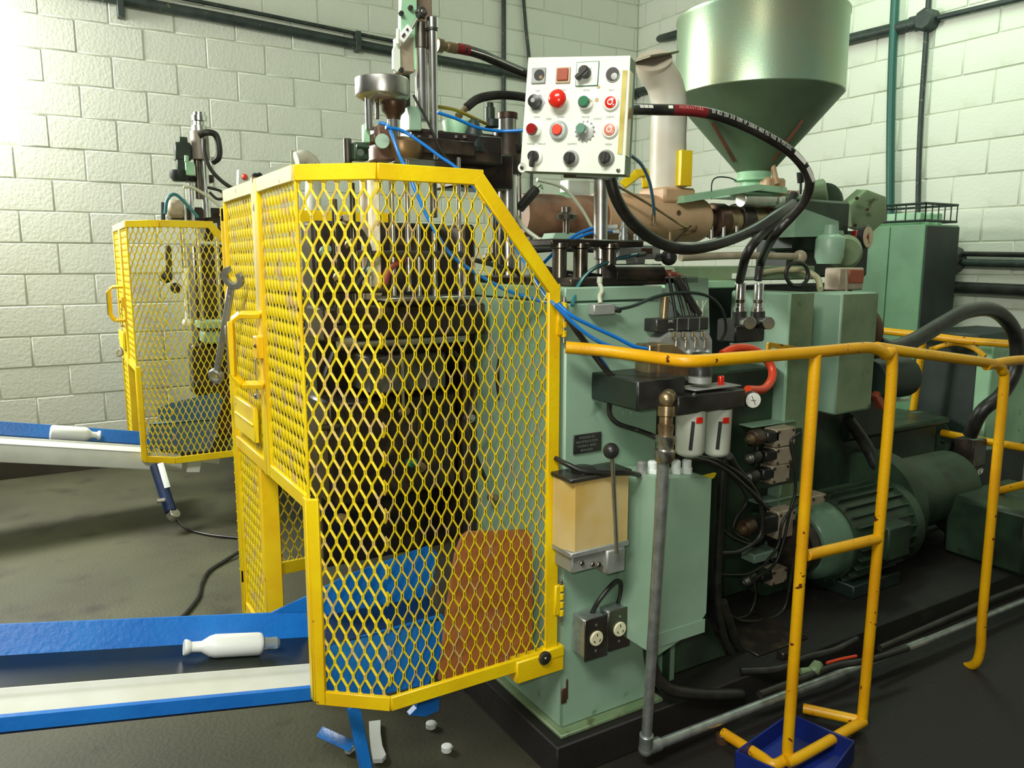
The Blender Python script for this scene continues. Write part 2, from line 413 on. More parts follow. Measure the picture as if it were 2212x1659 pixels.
pipe('wall_conduit', 'left of two slim dark conduits dropping down the left wall behind the press head', [at(1088, -40, Y=yc), at(1088, 100, Y=yc), at(1088, 250, Y=yc), at(1092, 420, Y=yc), V((at(1092, 420, Y=yc).x, yc, .9))], .019, DKP, cat='conduit')
pipe('wall_conduit', 'slim dark conduit ending behind the top left corner of the button panel', [at(1128, -40, Y=yc), at(1136, 60, Y=yc), at(1144, 145, Y=yc), at(1148, 300, Y=yc), V((at(1148, 300, Y=yc).x, yc, .9))], .014, DKP, cat='conduit')
t = thing('wall_conduit', 'upper horizontal black conduit with grey pipe beneath, right of the control cabinet', 'conduit', (xc, 2.5, 1.4))
b = MB(); b.tube([(xc, 2.95, 1.453), (xc, 2.4, 1.44), (xc, 1.6, 1.42)], .016, 10); part(t, 'pipe', b, BLK)
b = MB(); b.tube([(xc, 2.95, 1.40), (xc, 2.4, 1.387), (xc, 1.6, 1.37)], .024, 10); part(t, 'grey_pipe', b, DKP)
b = MB(); b.lathe((WX-.002, 2.84, 1.41), (-1, 0, 0), [(0, .09), (.09, .09), (.1, .075)], 14); part(t, 'junction_box', b, BLK)
pipe('wall_conduit', 'lower thick black conduit running horizontally right of the control cabinet', [(xc, 3.0, 1.245), (xc, 2.4, 1.235), (xc, 1.6, 1.21)], .037, BLK, cat='conduit')

# ================================================================ GUARD CAGE
def clip(p, q, poly):
    d = (q[0]-p[0], q[1]-p[1]); t0, t1 = 0.0, 1.0; n = len(poly)
    for i in range(n):
        a = poly[i]; c = poly[(i+1) % n]; e = (c[0]-a[0], c[1]-a[1]); nx, ny = -e[1], e[0]   # ccw -> inward normal
        den = nx*d[0]+ny*d[1]; num = nx*(p[0]-a[0])+ny*(p[1]-a[1])
        if abs(den) < 1e-12:
            if num < 0: return None
            continue
        t = -num/den
        if den > 0: t0 = max(t0, t)
        else: t1 = min(t1, t)
    if t1-t0 < 1e-3: return None
    return (p[0]+d[0]*t0, p[1]+d[1]*t0), (p[0]+d[0]*t1, p[1]+d[1]*t1)
def mesh_sheet(o, eu, poly, w=.0152, h=.068, sw=.0047, th=.0024):
    """expanded metal: zigzag strands joined at short bonds; o origin, eu horizontal unit, v = world z"""
    o = V(o); eu = V(eu).normalized(); ev = V((0, 0, 1)); nn = eu.cross(ev)
    umax = max(p[0] for p in poly); vmin = min(p[1] for p in poly); vmax = max(p[1] for p in poly); umin = min(p[0] for p in poly)
    mb = MB(); bond = .012
    i0 = int(math.floor(umin/w))-1; i1 = int(math.ceil(umax/w))+1
    for i in range(i0, i1+1):
        k = int(math.floor(vmin/(h/2)))-1; kk = int(math.ceil(vmax/(h/2)))+1
        pts = []
        for j in range(k, kk+1):
            sx = 1 if (i+j) % 2 == 0 else -1
            u = i*w+sx*(w/2-.0012); v = j*h/2
            pts.append((u, v-bond/2)); pts.append((u, v+bond/2))
        for a, c in zip(pts, pts[1:]):
            g = clip(a, c, poly)
            if not g: continue
            (ua, va), (uc, vc) = g
            L = math.hypot(uc-ua, vc-va)
            if L < .0015: continue
            px, py = -(vc-va)/L*sw/2, (uc-ua)/L*sw/2
            ex, ey = (uc-ua)/L*.0012, (vc-va)/L*.0012
            ua -= ex; va -= ey; uc += ex; vc += ey
            tl = .0022 if abs(uc-ua) > .004 else 0   # strand twist
            vs = []
            for (uu, vv) in ((ua, va), (uc, vc)):
                for (sp, st) in ((1, 1), (-1, 1), (-1, -1), (1, -1)):
                    vs.append(o+eu*(uu+px*sp)+ev*(vv+py*sp)+nn*(st*th/2+sp*tl*.5))
            mb.add(vs, [(0, 1, 5, 4), (1, 2, 6, 5), (2, 3, 7, 6), (3, 0, 4, 7)])
    return mb
XA0, XA1, YA = .65, 1.132, 1.65
BX, BY, CY = .505, 1.772, 2.128
ZT, ZB, ZS = 1.612, .335, .84
def door():
    t = thing('guard_door', 'large yellow expanded-metal guard door hinged on the green column', 'guard door', (XA1, YA, ZB))
    nA = V((0, -1, 0)); eb = (V((BX, BY, 0))-V((XA0, YA, 0))); eb.normalize(); nB = V((eb.y, -eb.x, 0)); nB = -nB if nB.y > 0 else nB
    fr = MB(); W = .036
    def P(x, y, z): return V((x, y, z))
    xd = .90
    # front face frame
    h = W/2
    fr.bar(P(XA0, YA, ZT-h), P(xd+.012, YA, ZT-h), W, .012, nA)
    fr.bar(P(xd-.004, YA, ZT-h), P(XA1-h+.004, YA, 1.325), W, .0125, nA)
    fr.bar(P(XA1-h, YA, 1.345), P(XA1-h, YA, ZB), W, .012, nA)
    fr.bar(P(XA1, YA, ZB+.012), P(XA0, YA, ZB+.012), W, .012, nA)
    # chamfer face
    for z in (ZT-h, ZB+.012): fr.bar(P(XA0, YA, z), P(BX, BY, z), W, .0118, nB)
    fr.bar(P(BX+.010, BY-.010, ZS+.01), P(BX+.010, BY-.010, ZB-.005), .026, .012, nB)
    fr.bar(P(BX-.001, BY+.012, ZS+.01), P(BX-.001, BY+.012, ZB), .024, .012, (-1, 0, 0))
    fr.cyl(P(BX+.002, BY, ZS), P(BX+.002, BY, ZT), .004)
    # side face
    tr = MB(); tr.bar(P(BX, BY+.004, ZT-h), P(BX, CY, ZT-h), W, .0124, (-1, 0, 0)); part(t, 'side_top_rail', tr, YELP, 'pale yellow top rail of the side face')
    fr.bar(P(BX, BY+.01, ZS), P(BX, CY, ZS), W, .0118, (-1, 0, 0))
    fr.bar(P(BX, CY-.014, ZT), P(BX, CY-.014, ZS-.015), .03, .014, (-1, 0, 0))
    # turned-in flanges
    fr.bb((XA0, YA, ZT-.006), (xd, YA+.03, ZT)); fr.bb((XA0, YA, ZB-.006), (XA1, YA+.03, ZB))
    part(t, 'door_frame', fr, YEL)
    dpoly = [(0, ZB), (XA1-XA0, ZB), (XA1-XA0, 1.33), (xd-XA0, ZT-.01), (0, ZT-.01)]
    part(t, 'expanded_metal', mesh_sheet((XA0, YA+.004, 0), (1, 0, 0), dpoly), YELM, 'front face of diamond expanded metal', 'stuff')
    LB = (V((BX, BY, 0))-V((XA0, YA, 0))).length
    part(t, 'expanded_metal', mesh_sheet((BX, BY+.004, 0), -eb, [(0, ZB), (LB, ZB), (LB, ZT-.01), (0, ZT-.01)]), YELM, 'slanted corner face of diamond expanded metal', 'stuff')
    part(t, 'expanded_metal', mesh_sheet((BX+.004, CY, 0), (0, -1, 0), [(0, ZS), (CY-BY, ZS), (CY-BY, ZT-.01), (0, ZT-.01)]), YELM, 'narrow side face of diamond expanded metal', 'stuff')
    # foot block and bolt
    ft = MB(); ft.bb((1.0, YA-.012, .298), (1.15, YA+.03, .36)); ft.bb((1.09, YA-.014, .34), (1.15, YA+.02, .37)); part(t, 'foot_bracket', ft, YEL)
    bo = MB(); bo.lathe((1.085, YA-.012, .352), (0, -1, 0), [(0, .019), (.006, .019), (.009, .015), (.009, .006), (.012, .004)], 12); part(t, 'bolt', bo, STN, 'dark round bolt')
    # C handle
    hx = BX-.05
    hd = MB()
    def hp(y, z): return V((BX-.035, y, z))
    pts = [(BX-.005, CY-.01, 1.262), (BX-.055, CY+.02, 1.262), (BX-.075, CY+.03, 1.245), (BX-.075, CY+.03, 1.10), (BX-.055, CY+.02, 1.075), (BX-.005, CY-.01, 1.075)]
    for a, c in zip(pts, pts[1:]):
        hd.bar(a, c, .026, .014, (0.0, -.4, 1) if abs(a[2]-c[2]) < .03 else (-1, .5, 0))
    part(t, 'handle', hd, YEL)
    gr = MB(); gr.bar((BX-.084, CY+.034, 1.235), (BX-.084, CY+.034, 1.105), .027, .006, (-1, .5, 0)); part(t, 'handle_grip', gr, STEEL, 'bare worn metal grip')
    lt = MB(); lt.bb((BX-.022, CY-.02, 1.145), (BX-.004, CY+.03, 1.205)); lb = part(t, 'latch', lt, YEL)
    sc = MB(); sc.ball((BX-.022, CY-.005, 1.18), .006, 10); part(lb, 'screw', sc, RUST)
    rd = MB(); rd.cyl((BX-.02, CY+.01, 1.145), (BX-.02, CY+.01, 1.045), .003); rd.cyl((BX-.02, CY+.01, 1.048), (BX-.02, CY+.01, 1.036), .009); part(lb, 'latch_pin', rd, STEEL)
    # hinges
    for z in (1.255, .50):
        hg = MB()
        for k in range(4):
            hg.cyl((XA1+.010, YA-.006, z-.045+k*.0235), (XA1+.010, YA-.006, z-.045+k*.0235+.017), .0085)
        hg.bb((XA1-.012, YA-.012, z-.04), (XA1+.006, YA, z+.045))
        hh = part(t, 'hinge', hg, YEL)
        pn = MB(); pn.cyl((XA1+.010, YA-.006, z-.062), (XA1+.010, YA-.006, z+.058), .0045); part(hh, 'hinge_pin', pn, STEEL)
    return t
def side_guard():
    DX, D0, D1 = BX, CY+.006, 2.53
    t = thing('side_guard', 'narrow fixed yellow expanded-metal guard beside the large guard door', 'guard', (DX, D1, .27))
    n = (-1, 0, 0); fr = MB(); h = .018
    tr = MB(); tr.bar((DX, D0, ZT-h), (DX, D1, ZT-h), .036, .012, n); part(t, 'top_rail', tr, YELP, 'pale yellow top rail')
    tr = MB(); tr.bar((DX, D0+.013, ZT+.005), (DX, D0+.013, 1.27), .028, .014, n); part(t, 'upper_post', tr, YELP, 'pale yellow upper part of the post')
    fr.bar((DX, D0+.013, 1.27), (DX, D0+.013, ZS-.02), .028, .014, n)
    fr.bar((DX, D1-.006, ZT), (DX, D1-.006, .27), .012, .012, n)
    fr.bar((DX, D0+.02, ZS), (DX, D1, ZS), .036, .0122, n)
    fr.bar((DX, 2.25, .285), (DX, D1, .285), .036, .012, n)
    part(t, 'guard_frame', fr, YEL)
    po = MB(); po.bb((DX-.004, 2.236, .27), (DX+.0, 2.26, ZS)); po.bb((DX-.004, 2.228, .27), (DX+.046, 2.236, ZS)); part(t, 'post', po, YEL)
    part(t, 'expanded_metal', mesh_sheet((DX+.004, D1, 0), (0, -1, 0), [(0, ZS), (D1-D0, ZS), (D1-D0, ZT-.01), (0, ZT-.01)]), YELM, None, 'stuff')
    part(t, 'expanded_metal', mesh_sheet((DX+.004, D1, 0), (0, -1, 0), [(0, .28), (D1-2.25, .28), (D1-2.25, ZS), (0, ZS)]), YELM, None, 'stuff')
    pl = MB(); pl.bb((DX-.022, 2.19, .90), (DX-.008, 2.44, 1.0)); pl.bb((DX-.026, 2.2, .948), (DX-.02, 2.43, .954)); part(t, 'cover_plate', pl, YEL, 'small yellow cover plate with a raised rib')
    return t
def back_guard():
    Yg = 2.68
    t = thing('back_guard', 'yellow expanded-metal guard on the far side of the mould area, seen through the conveyor opening', 'guard', (.8, Yg, .31))
    fr = MB()
    for z in (.33, 1.55): fr.bar((.52, Yg, z), (1.12, Yg, z), .045, .012, (0, -1, 0))
    for x in (.535, 1.105): fr.bar((x, Yg, .0), (x, Yg, 1.57), .03, .012, (0, -1, 0))
    part(t, 'guard_frame', fr, YEL)
    part(t, 'expanded_metal', mesh_sheet((.52, Yg+.004, 0), (1, 0, 0), [(0, .33), (.6, .33), (.6, 1.55), (0, 1.55)]), YELM, None, 'stuff')
    return t
def wrench(label, top, bot, group=None):
    """combination wrench hanging from the guard: open jaw at top, ring at bottom"""
    top, bot = V(top), V(bot); ax = (bot-top).normalized(); L = (bot-top).length
    nrm = V((-.62, -.78, 0)); nrm = (nrm-ax*nrm.dot(ax)).normalized(); sd = ax.cross(nrm).normalized()
    t = thing('combination_wrench', label, 'wrench', bot)
    b = MB()
    # open jaw profile
    pr = []
    R0, R1 = .034, .018
    for k in range(15):
        a = R(-62+ k*(304-0)/14+14); pr.append((math.cos(a+R(96))*R0, math.sin(a+R(96))*R0))
    inn = []
    c0 = top
    outer = [(math.cos(R(a))*R0, math.sin(R(a))*R0) for a in range(120, 421, 20)]
    inner = [(math.cos(R(a))*R1, math.sin(R(a))*R1) for a in range(420, 119, -20)]
    tips = [outer[-1], (inner[0][0]+.006, inner[0][1]+.012)]
    for i in range(len(outer)-1):
        q = [outer[i], outer[i+1], inner[len(inner)-2-i], inner[len(inner)-1-i]]
        P3 = [c0+sd*x-ax*y-nrm*.006 for x, y in q]
        b.prism(P3, nrm*.012)
    jaw = part(t, 'open_jaw', b, WRS)
    sh = MB(); a = top+ax*.028; c = bot-ax*.02
    M = Matrix((ax, sd, nrm)).transposed()
    sh.box((a+c)/2, ((c-a).length, .021, .009), M, .003)
    sh.box((a+c)/2+nrm*.003, ((c-a).length*.8, .009, .007), M, .003)
    part(t, 'shank', sh, WRS)
    rg = MB()
    rg.lathe(bot-nrm*.009, nrm, [(0, .014), (0, .023), (.004, .025), (.014, .025), (.018, .023), (.018, .014), (0, .014)], 18)
    part(t, 'ring_end', rg, WRS)
    return t
g1 = door(); g2 = side_guard(); g3 = back_guard()
OFF = V((-.09, 2.79, 0))
dup(g1, OFF, 'smaller-looking yellow guard door of the rear machine near the left wall')
dup(g2, OFF, 'narrow yellow side guard of the rear machine near the left wall')
wrench('large combination wrench hanging on the near side guard, jaw up', at(503, 600, X=.468), at(467, 812, X=.45))
wrench('combination wrench hanging beside the rear guard door, seen edge on', at(272, 640, d=4.75), at(258, 762, d=4.68))
# ================================================================ MACHINE BODY (near machine)
FY = 1.65
b = MB(); b.bb((1.10, 1.595, 0), (3.9, 3.1, .105), .004); solo('machine_plinth', 'dark oily plinth under the green machine, its corner below the green column', 'plinth', b, SUMP)
t = thing('machine_column', 'tall light green machine column the yellow door hangs on, with nameplate', 'machine', (1.15, FY, .11))
b = MB(); b.bb((1.15, FY, .115), (1.472, 2.5, 1.296), .006); part(t, 'housing', b, GRN)
b = MB(); b.bb((1.148, FY-.002, 1.299), (1.474, 2.52, 1.335), .003); part(t, 'top_plate', b, GRN)
b = MB(); b.bb((1.13, FY-.03, .105), (1.5, 2.5, .117), .003); part(t, 'foot_flange', b, GRNO)
b = MB(); b.bb((1.472, FY+.03, .115), (1.60, 2.4, .36), .005); part(t, 'lower_box', b, GRN)
b = MB(); b.bb((1.472, FY+.16, .40), (1.70, 2.4, 1.22), .005); part(t, 'rear_box', b, GRNK, 'inner housing with shade put into its dark green')  # shade of the gap is put into the blackish green
b = MB(); b.bb((1.165, FY-.0025, .20), (1.172, FY+.002, .26)); b.bb((1.15, FY-.0022, .19), (1.168, FY+.002, .235)); part(t, 'paint_chip', b, RUST, 'rusty brown patch of missing paint low on the corner')
# nameplate
t2 = b = MB(); c0 = at(1269, 957, Y=FY-.003); b.box(c0, (.092, .004, .052), None, .001); npl = part(t, 'nameplate', b, BLK, 'small black engraved nameplate')
for k, (s, wd) in enumerate((('MAQUINA DE', .05), ('INDUSTRIA E COM', .07), ('MODELO  SERIE', .06), ('BRASILEIRA', .04))):
    text(npl, 'lettering', s, c0+V((-.004, -.0024, .017-.0115*k)), (1, 0, 0), (0, 0, 1), .006, GPR, fit=wd)
# louvre slots
b = MB()
for x in (1345, 1362, 1378): c = at(x, 892, Y=FY); b.box(c, (.006, .008, .022), R and Matrix.Rotation(R(15), 3, 'Y'), .002)
part(t, 'louvre', b, GRN)
# ---- oil lubricator
t = thing('oil_lubricator', 'hand-lever oil lubricator with cream reservoir on the green column', 'lubricator', at(1300, 1215, Y=1.60))
b = MB(); c0 = at(1297, 1110, Y=1.585)
x0 = at(1240, 1045, Y=1.56).x; x1 = at(1358, 1040, Y=1.56).x
b.prism([(x0+.005, 1.56, .665), (x1, 1.56, .665), (x1, 1.64, .665), (x0-.01, 1.64, .665), (x0-.012, 1.60, .665)], (0, 0, .185)); part(t, 'reservoir', b, CREAM)
b = MB(); b.bb((x0-.016, 1.552, .85), (x1+.006, 1.645, .862), .003); b.lathe(((x0+x1)/2-.03, 1.6, .86), (0, 0, 1), [(0, .032), (.012, .032), (.014, .028)], 16); part(t, 'lid', b, BLK)
b = MB(); b.bb((x0+.0, 1.565, .605), (x1-.06, 1.645, .655), .004); b.bb((x0-.01, 1.555, .65), (x1+.004, 1.645, .666), .003); b.bb((x1-.075, 1.55, .585), (x1-.012, 1.62, .652), .004); pb = part(t, 'pump_base', b, ALU)
b = MB()
for x, z in ((x0+.03, .63), (x0+.065, .62), (x0+.085, .615)): b.bolt((x, 1.565, z), (0, -1, 0), .007, .006)
part(pb, 'screw', b, STN)
b = MB(); a = at(1332, 1195, Y=1.53); c = at(1322, 985, Y=1.51); b.cyl(a, c, .0058); lv = part(t, 'lever', b, STEEL)
b = MB(); b.ball(at(1320, 974, Y=1.51), .0205, 18); part(lv, 'knob', b, BLK, 'glossy black ball knob')
# ---- twist-lock outlets
for nm, (xa, ya), lab, yy in (('wall_outlet', (1287, 1378), 'left outlet box with dark cover and round cream twist-lock socket', 1.585), ('wall_outlet', (1337, 1358), 'right, slightly higher outlet box with round cream twist-lock socket', 1.60)):
    c = at(xa, ya, Y=yy)
    t = thing('power_outlet', lab, 'outlet', c-V((0, 0, .06)), 'twist-lock outlets low on the green column')
    b = MB(); b.bb((c.x-.034, yy+.003, c.z-.055), (c.x+.034, FY, c.z+.055), .004); part(t, 'box', b, GALV)
    b = MB(); b.box(c, (.076, .004, .118), None, .002); cv = part(t, 'cover_plate', b, STN)
    b = MB(); b.lathe(c-V((0, .001, 0)), (0, -1, 0), [(0, .021), (.004, .021), (.006, .019)], 22); so = part(t, 'socket', b, CREF)
    b = MB()
    for a in (90, 215, 325):
        p = c+V((math.cos(R(a))*.011, -.0072, math.sin(R(a))*.011)); b.box(p, (.008, .001, .003), Matrix.Rotation(-R(a+90 if a != 90 else 90), 3, 'Y'), .0005)
    part(so, 'slot', b, BLK)
    b = MB()
    for z in (-.037, .037): b.lathe(c+V((0, -.002, z)), (0, -1, 0), [(0, .0045), (.002, .0035)], 8)
    part(cv, 'screw', b, STEEL)
cab = lambda name, label, P, r, m=None, cat='cable', g=None: pipe(name, label, P, r, m or RUB, cat=cat, group=g)
cab('power_cable', 'short black cable arching between the two outlet boxes', [at(1278, 1325, Y=1.62), at(1295, 1295, Y=1.61), at(1325, 1260, Y=1.61), at(1340, 1258, Y=1.62), at(1340, 1285, Y=1.63), at(1334, 1308, Y=1.64)], .0065)
# ---- electrical terminal box
bx0, bx1, by = 1.335, 1.538, 1.50
t = thing('terminal_box', 'flat light green electrical box with cable glands on top', 'electrical box', (bx0, by, .33))
b = MB(); b.prism([(bx0, by, .845), (bx1, by, .815), (bx1, by, .425), (bx1-.035, by, .385), (bx0+.03, by, .345), (bx0, by, .36)], (0, .14, 0)); part(t, 'box_body', b, GRN)
b = MB(); b.bb((bx0+.006, by-.004, .37), (bx1-.006, by-.001, .41), .001); part(t, 'lid', b, GRN)
for k, x in enumerate((1385, 1408, 1434, 1459, 1482)):
    c = at(x, 1046, Y=by+.06); c.z = .845-(c.x-bx0)*.1
    g = MB(); g.lathe(c-V((0, 0, .01)), (0, 0, 1), [(0, .016), (.018, .016)], 6); g.lathe(c+V((0, 0, .008)), (0, 0, 1), [(0, .013), (.02, .013), (.024, .009)], 14)
    part(t, 'cable_gland', g, PLAS if k != 0 else ALU)
b = MB(); b.bb((1.545, 1.66, .12), (1.56, 1.75, .8)); part(t, 'mounting_strip', b, GRND)
b = MB(); b.prism([(1.61, 1.72, .11), (1.86, 1.72, .11), (1.80, 1.80, .30), (1.61, 1.80, .36)], (0, .3, 0)); solo('sloping_plate', 'dim oily green wedge plate at floor level right of the terminal box', 'plate', b, GRND)
GY = 1.56
cab('control_cable', 'black cable crossing above the oil lubricator into the terminal box', [at(1200, 990, Y=1.64), at(1225, 1003, Y=1.60), at(1260, 1017, Y=1.57), at(1310, 1022, Y=1.55), at(1360, 1022, Y=1.54), at(1387, 1028, Y=GY)], .0068)
cab('control_cable', 'black cable looping from under the black valve tray to the grey conduit', [at(1316, 872, Y=1.6), at(1317, 895, Y=1.6), at(1335, 915, Y=1.59), at(1380, 930, Y=1.57), at(1420, 946, Y=1.5), at(1440, 965, Y=1.5)], .0065)
for k, (lab, P) in enumerate((('thin black cable rising left from the terminal box glands', [(1408, 1030), (1412, 1005), (1430, 985), (1460, 975), (1500, 985)]),
        ('thin black cable between the middle glands and the filter bowls', [(1459, 1030), (1458, 1000), (1470, 978), (1500, 972)]),
        ('black cable leaving the rightmost gland towards the valve stack', [(1482, 1028), (1484, 1000), (1510, 992), (1560, 1010), (1610, 1050), (1660, 1100)]),
        ('upper black cable sweeping from the filters down to the lowest valves', [(1500, 985), (1560, 1000), (1625, 1050), (1645, 1110), (1640, 1160), (1600, 1190), (1560, 1195)]))):
    cab('control_cable', lab, [at(x, y, Y=GY+.02*k) for x, y in P], .006)
# ---- door closer hose bundle / manifold
t = thing('valve_manifold', 'four-station pneumatic valve manifold with black tops and silver bodies', 'valve manifold', at(1480, 815, Y=1.62))
y0 = 1.60
b = MB(); b.bb(at(1418, 718, Y=y0), at(1532, 684, Y=y0)+V((0, .07, 0)), .003)
tb = part(t, 'solenoid_block', b, BLK)
b = MB(); L0 = at(1441, 700, Y=y0-.002)
for k in range(3): b.bb((at(1462+24*k, 700, Y=y0).x, y0-.0015, at(1462, 715, Y=y0).z), (at(1462+24*k, 700, Y=y0).x+.002, y0, at(1462, 688, Y=y0).z), 0)
part(tb, 'seam', b, GPR)
text(tb, 'lettering', 'SMC', at(1449, 694, Y=y0-.001), (1, 0, 0), (0, 0, 1), .007, WPR, fit=.018)
text(tb, 'lettering', '0.7MPa', at(1449, 712, Y=y0-.001), (1, 0, 0), (0, 0, 1), .004, WPR, fit=.02)
b = MB(); b.prism([at(1428, 760, Y=y0-.004), at(1428, 735, Y=y0-.004), at(1448, 717, Y=y0-.004), at(1530, 717, Y=y0-.004), at(1538, 735, Y=y0-.004), at(1538, 822, Y=y0-.004), at(1440, 822, Y=y0-.004)], (0, .08, 0))
sv = part(t, 'valve_body', b, ALU)
for k in range(4):
    x = 1455+20.5*k
    b = MB(); b.cyl(at(x, 716, Y=y0-.012), at(x, 728, Y=y0-.012), .0075); b.cyl(at(x+6, 727, Y=y0-.014), at(x+6, 733, Y=y0-.014), .006); b.cyl(at(x+6, 733, Y=y0-.012), at(x+5, 752, Y=y0-.012), .003); part(t, 'plunger', b, CHR)
    b = MB(); b.ball(at(x+12, 762, Y=y0-.01), .010, 10); part(t, 'fitting', b, ALU)
    b = MB(); b.bb(at(x-4, 820, Y=y0-.01), at(x+10, 785, Y=y0-.01)+V((0, .02, 0)), .003); part(sv, 'port_block', b, ALU)
b = MB(); b.prism([at(1530, 600, Y=1.70), at(1533, 720, Y=1.70), at(1533, 820, Y=1.70), at(1560, 820, Y=1.70), at(1560, 600, Y=1.70)][:2]+[at(1500, 720, Y=1.70), at(1440, 640, Y=1.70), at(1440, 600, Y=1.70)], (0, .006, 0)); part(t, 'backplate', b, GRN)
b = MB(); b.cyl(at(1437, 640, Y=1.63), at(1433, 690, Y=1.63), .0115); part(t, 'brass_muffler', b, BRS)
for k, (xa, xb) in enumerate(((1445, 1460), (1456, 1478), (1466, 1494), (1478, 1506), (1505, 1512), (1518, 1516), (1526, 1504))):
    cab('air_hose', ['first', 'second', 'third', 'fourth'][k]+' thin black hose entering the valve manifold from above, counted from the left' if k < 4 else ['left', 'middle', 'right'][k-4]+' of three thin clear tubes entering the right end of the manifold', [at(xa, 600 if k < 4 else 650, Y=1.68), at((xa+xb)/2+1, 645 if k < 4 else 668, Y=1.66), at(xb, 686, Y=1.635)], .0045 if k < 4 else .0022, RUB if k < 4 else TUBW, 'hose', 'hoses above the valve manifold')
b = MB(); b.tube([at(1462, 600, Y=1.66), at(1485, 640, Y=1.65), at(1510, 680, Y=1.64)], .0115, 10)
solo('corrugated_hose', 'thick corrugated black hose slanting down to the valve manifold', 'hose', b, RUB)
b = MB(); b.bb(at(1402, 812, Y=1.56), at(1450, 742, Y=1.56)+V((0, .06, 0)), .003); b.prism([at(1425, 745, Y=1.555), at(1455, 745, Y=1.555), at(1500, 775, Y=1.555), at(1500, 812, Y=1.555), at(1425, 812, Y=1.555)], (0, .05, 0)); solo('brass_valve_block', 'square brass-brown valve block left of the silver manifold', 'valve', b, BRS)
# ---- black tray and filter regulator
t = thing('valve_tray', 'black tray with a green-grey end, fixed to the column front below the rail', 'tray', at(1380, 880, Y=1.47))
zc, zt = 1.04, 1.112
cx0, cx1 = at(1378, 850, Y=1.46).x, at(1480, 850, Y=1.46).x
b = MB(); b.bb((cx0, 1.46, zc), (cx1, FY, zt), .003); part(t, 'tray_body', b, BLK)
b = MB(); b.bb((cx0-.0035, 1.462, zc+.002), (cx0-.0005, FY-.01, zt-.002), .001); part(t, 'end_plate', b, GRNK, 'dull green-grey end plate')
t = thing('filter_regulator', 'compressed-air filter regulator with two frosted bowls and a round gauge', 'filter', at(1520, 985, Y=1.45))
fy = 1.43
b = MB(); p0 = at(1465, 880, Y=fy); p1 = at(1612, 843, Y=fy); b.bb((p0.x, fy, p1.z-.045), (p1.x, fy+.085, p1.z+.004), .004); part(t, 'bar_body', b, BLK)
for k, (x, w_) in enumerate(((1493, 62), (1552, 54))):
    tp = at(x, 884, Y=fy+.04); bt = at(x, 984, Y=fy+.04); r = .0395 if k == 0 else .036
    b = MB(); b.lathe(V((tp.x, fy+.04, bt.z)), (0, 0, 1), [(0, r*.55), (.006, r*.85), (.014, r*.95), (tp.z-bt.z-.01, r), (tp.z-bt.z+.004, r)], 24); bw = part(t, 'bowl', b, BOWL)
    cc = V((tp.x, fy+.04, (tp.z+bt.z)/2)); gd = V((CP.x-cc.x, CP.y-cc.y, 0)).normalized(); g0 = Matrix.Rotation(R(6), 3, 'Z') @ gd; az = math.atan2(g0.x, -g0.y)
    q = cc+g0*(r-.001); b = MB(); b.box(q, (.009, .005, .075), Matrix.Rotation(az, 3, 'Z') @ Matrix.Rotation(R(4), 3, 'Y'), .001); part(bw, 'sight_slot', b, BLK)
    g1_ = Matrix.Rotation(R(34), 3, 'Z') @ gd; az1 = math.atan2(g1_.x, -g1_.y)
    b = MB(); b.box(cc+g1_*(r-.001)+V((0, 0, .040)), (.019, .005, .016), Matrix.Rotation(az1, 3, 'Z'), .001); lb = part(bw, 'warning_label', b, REDB, 'small red square label')
b = MB(); c = at(1626, 864, Y=fy+.01); g = V((-.45, -.9, 0)).normalized()
b.lathe(c-g*.02, g, [(0, .016), (.004, .0225), (.022, .0225), (.024, .021)], 24); ga = part(t, 'gauge', b, BLK)
b = MB(); b.lathe(c+g*.0035, g, [(0, .0205), (.001, .0205)], 24); part(ga, 'dial', b, DIAL)
b = MB(); M = Matrix((g.cross(V((0, 0, 1))), g, V((0, 0, 1)))).transposed(); b.box(c+g*.006, (.0015, .0006, .026), M @ Matrix.Rotation(R(25), 3, 'Y'), 0); b.box(c+g*.006, (.014, .0006, .001), M, 0); part(ga, 'needle', b, BLK)
b = MB(); c = at(1512, 826, Y=fy+.04); b.lathe(c, (0, 0, 1), [(0, .030), (.016, .030), (.017, .025), (.02, .025)], 20); part(t, 'collar', b, ALU)
b = MB(); b.lathe(c+V((0, 0, .02)), (0, 0, 1), [(0, .031), (.03, .029), (.034, .026), (.055, .024), (.058, .02)], 14); part(t, 'pressure_knob', b, BLK)
b = MB(); b.bb(at(1502, 843, Y=fy+.003), at(1602, 834, Y=fy+.003)+V((0, .07, 0)), .002); part(t, 'top_plate', b, ALU)
b = MB(); b.bb(at(1556, 834, Y=fy+.03), at(1566, 812, Y=fy+.03)+V((0, .012, 0)), .002); part(t, 'red_tab', b, REDB, 'small red plastic tab')
b = MB(); c = at(1476, 845, Y=fy-.01); b.bolt(at(1498, 853, Y=fy), (0, -1, 0), .006, .005); part(t, 'bolt', b, STEEL)
pipe('orange_air_hose', 'thick orange rubber hose curling round behind the air filter', [at(1560, 765, Y=1.60), at(1590, 752, Y=1.60), at(1630, 756, Y=1.60), at(1662, 785, Y=1.58), at(1668, 815, Y=1.56), at(1650, 840, Y=1.54), at(1615, 842, Y=1.52)], .0125, ORG, cat='hose')
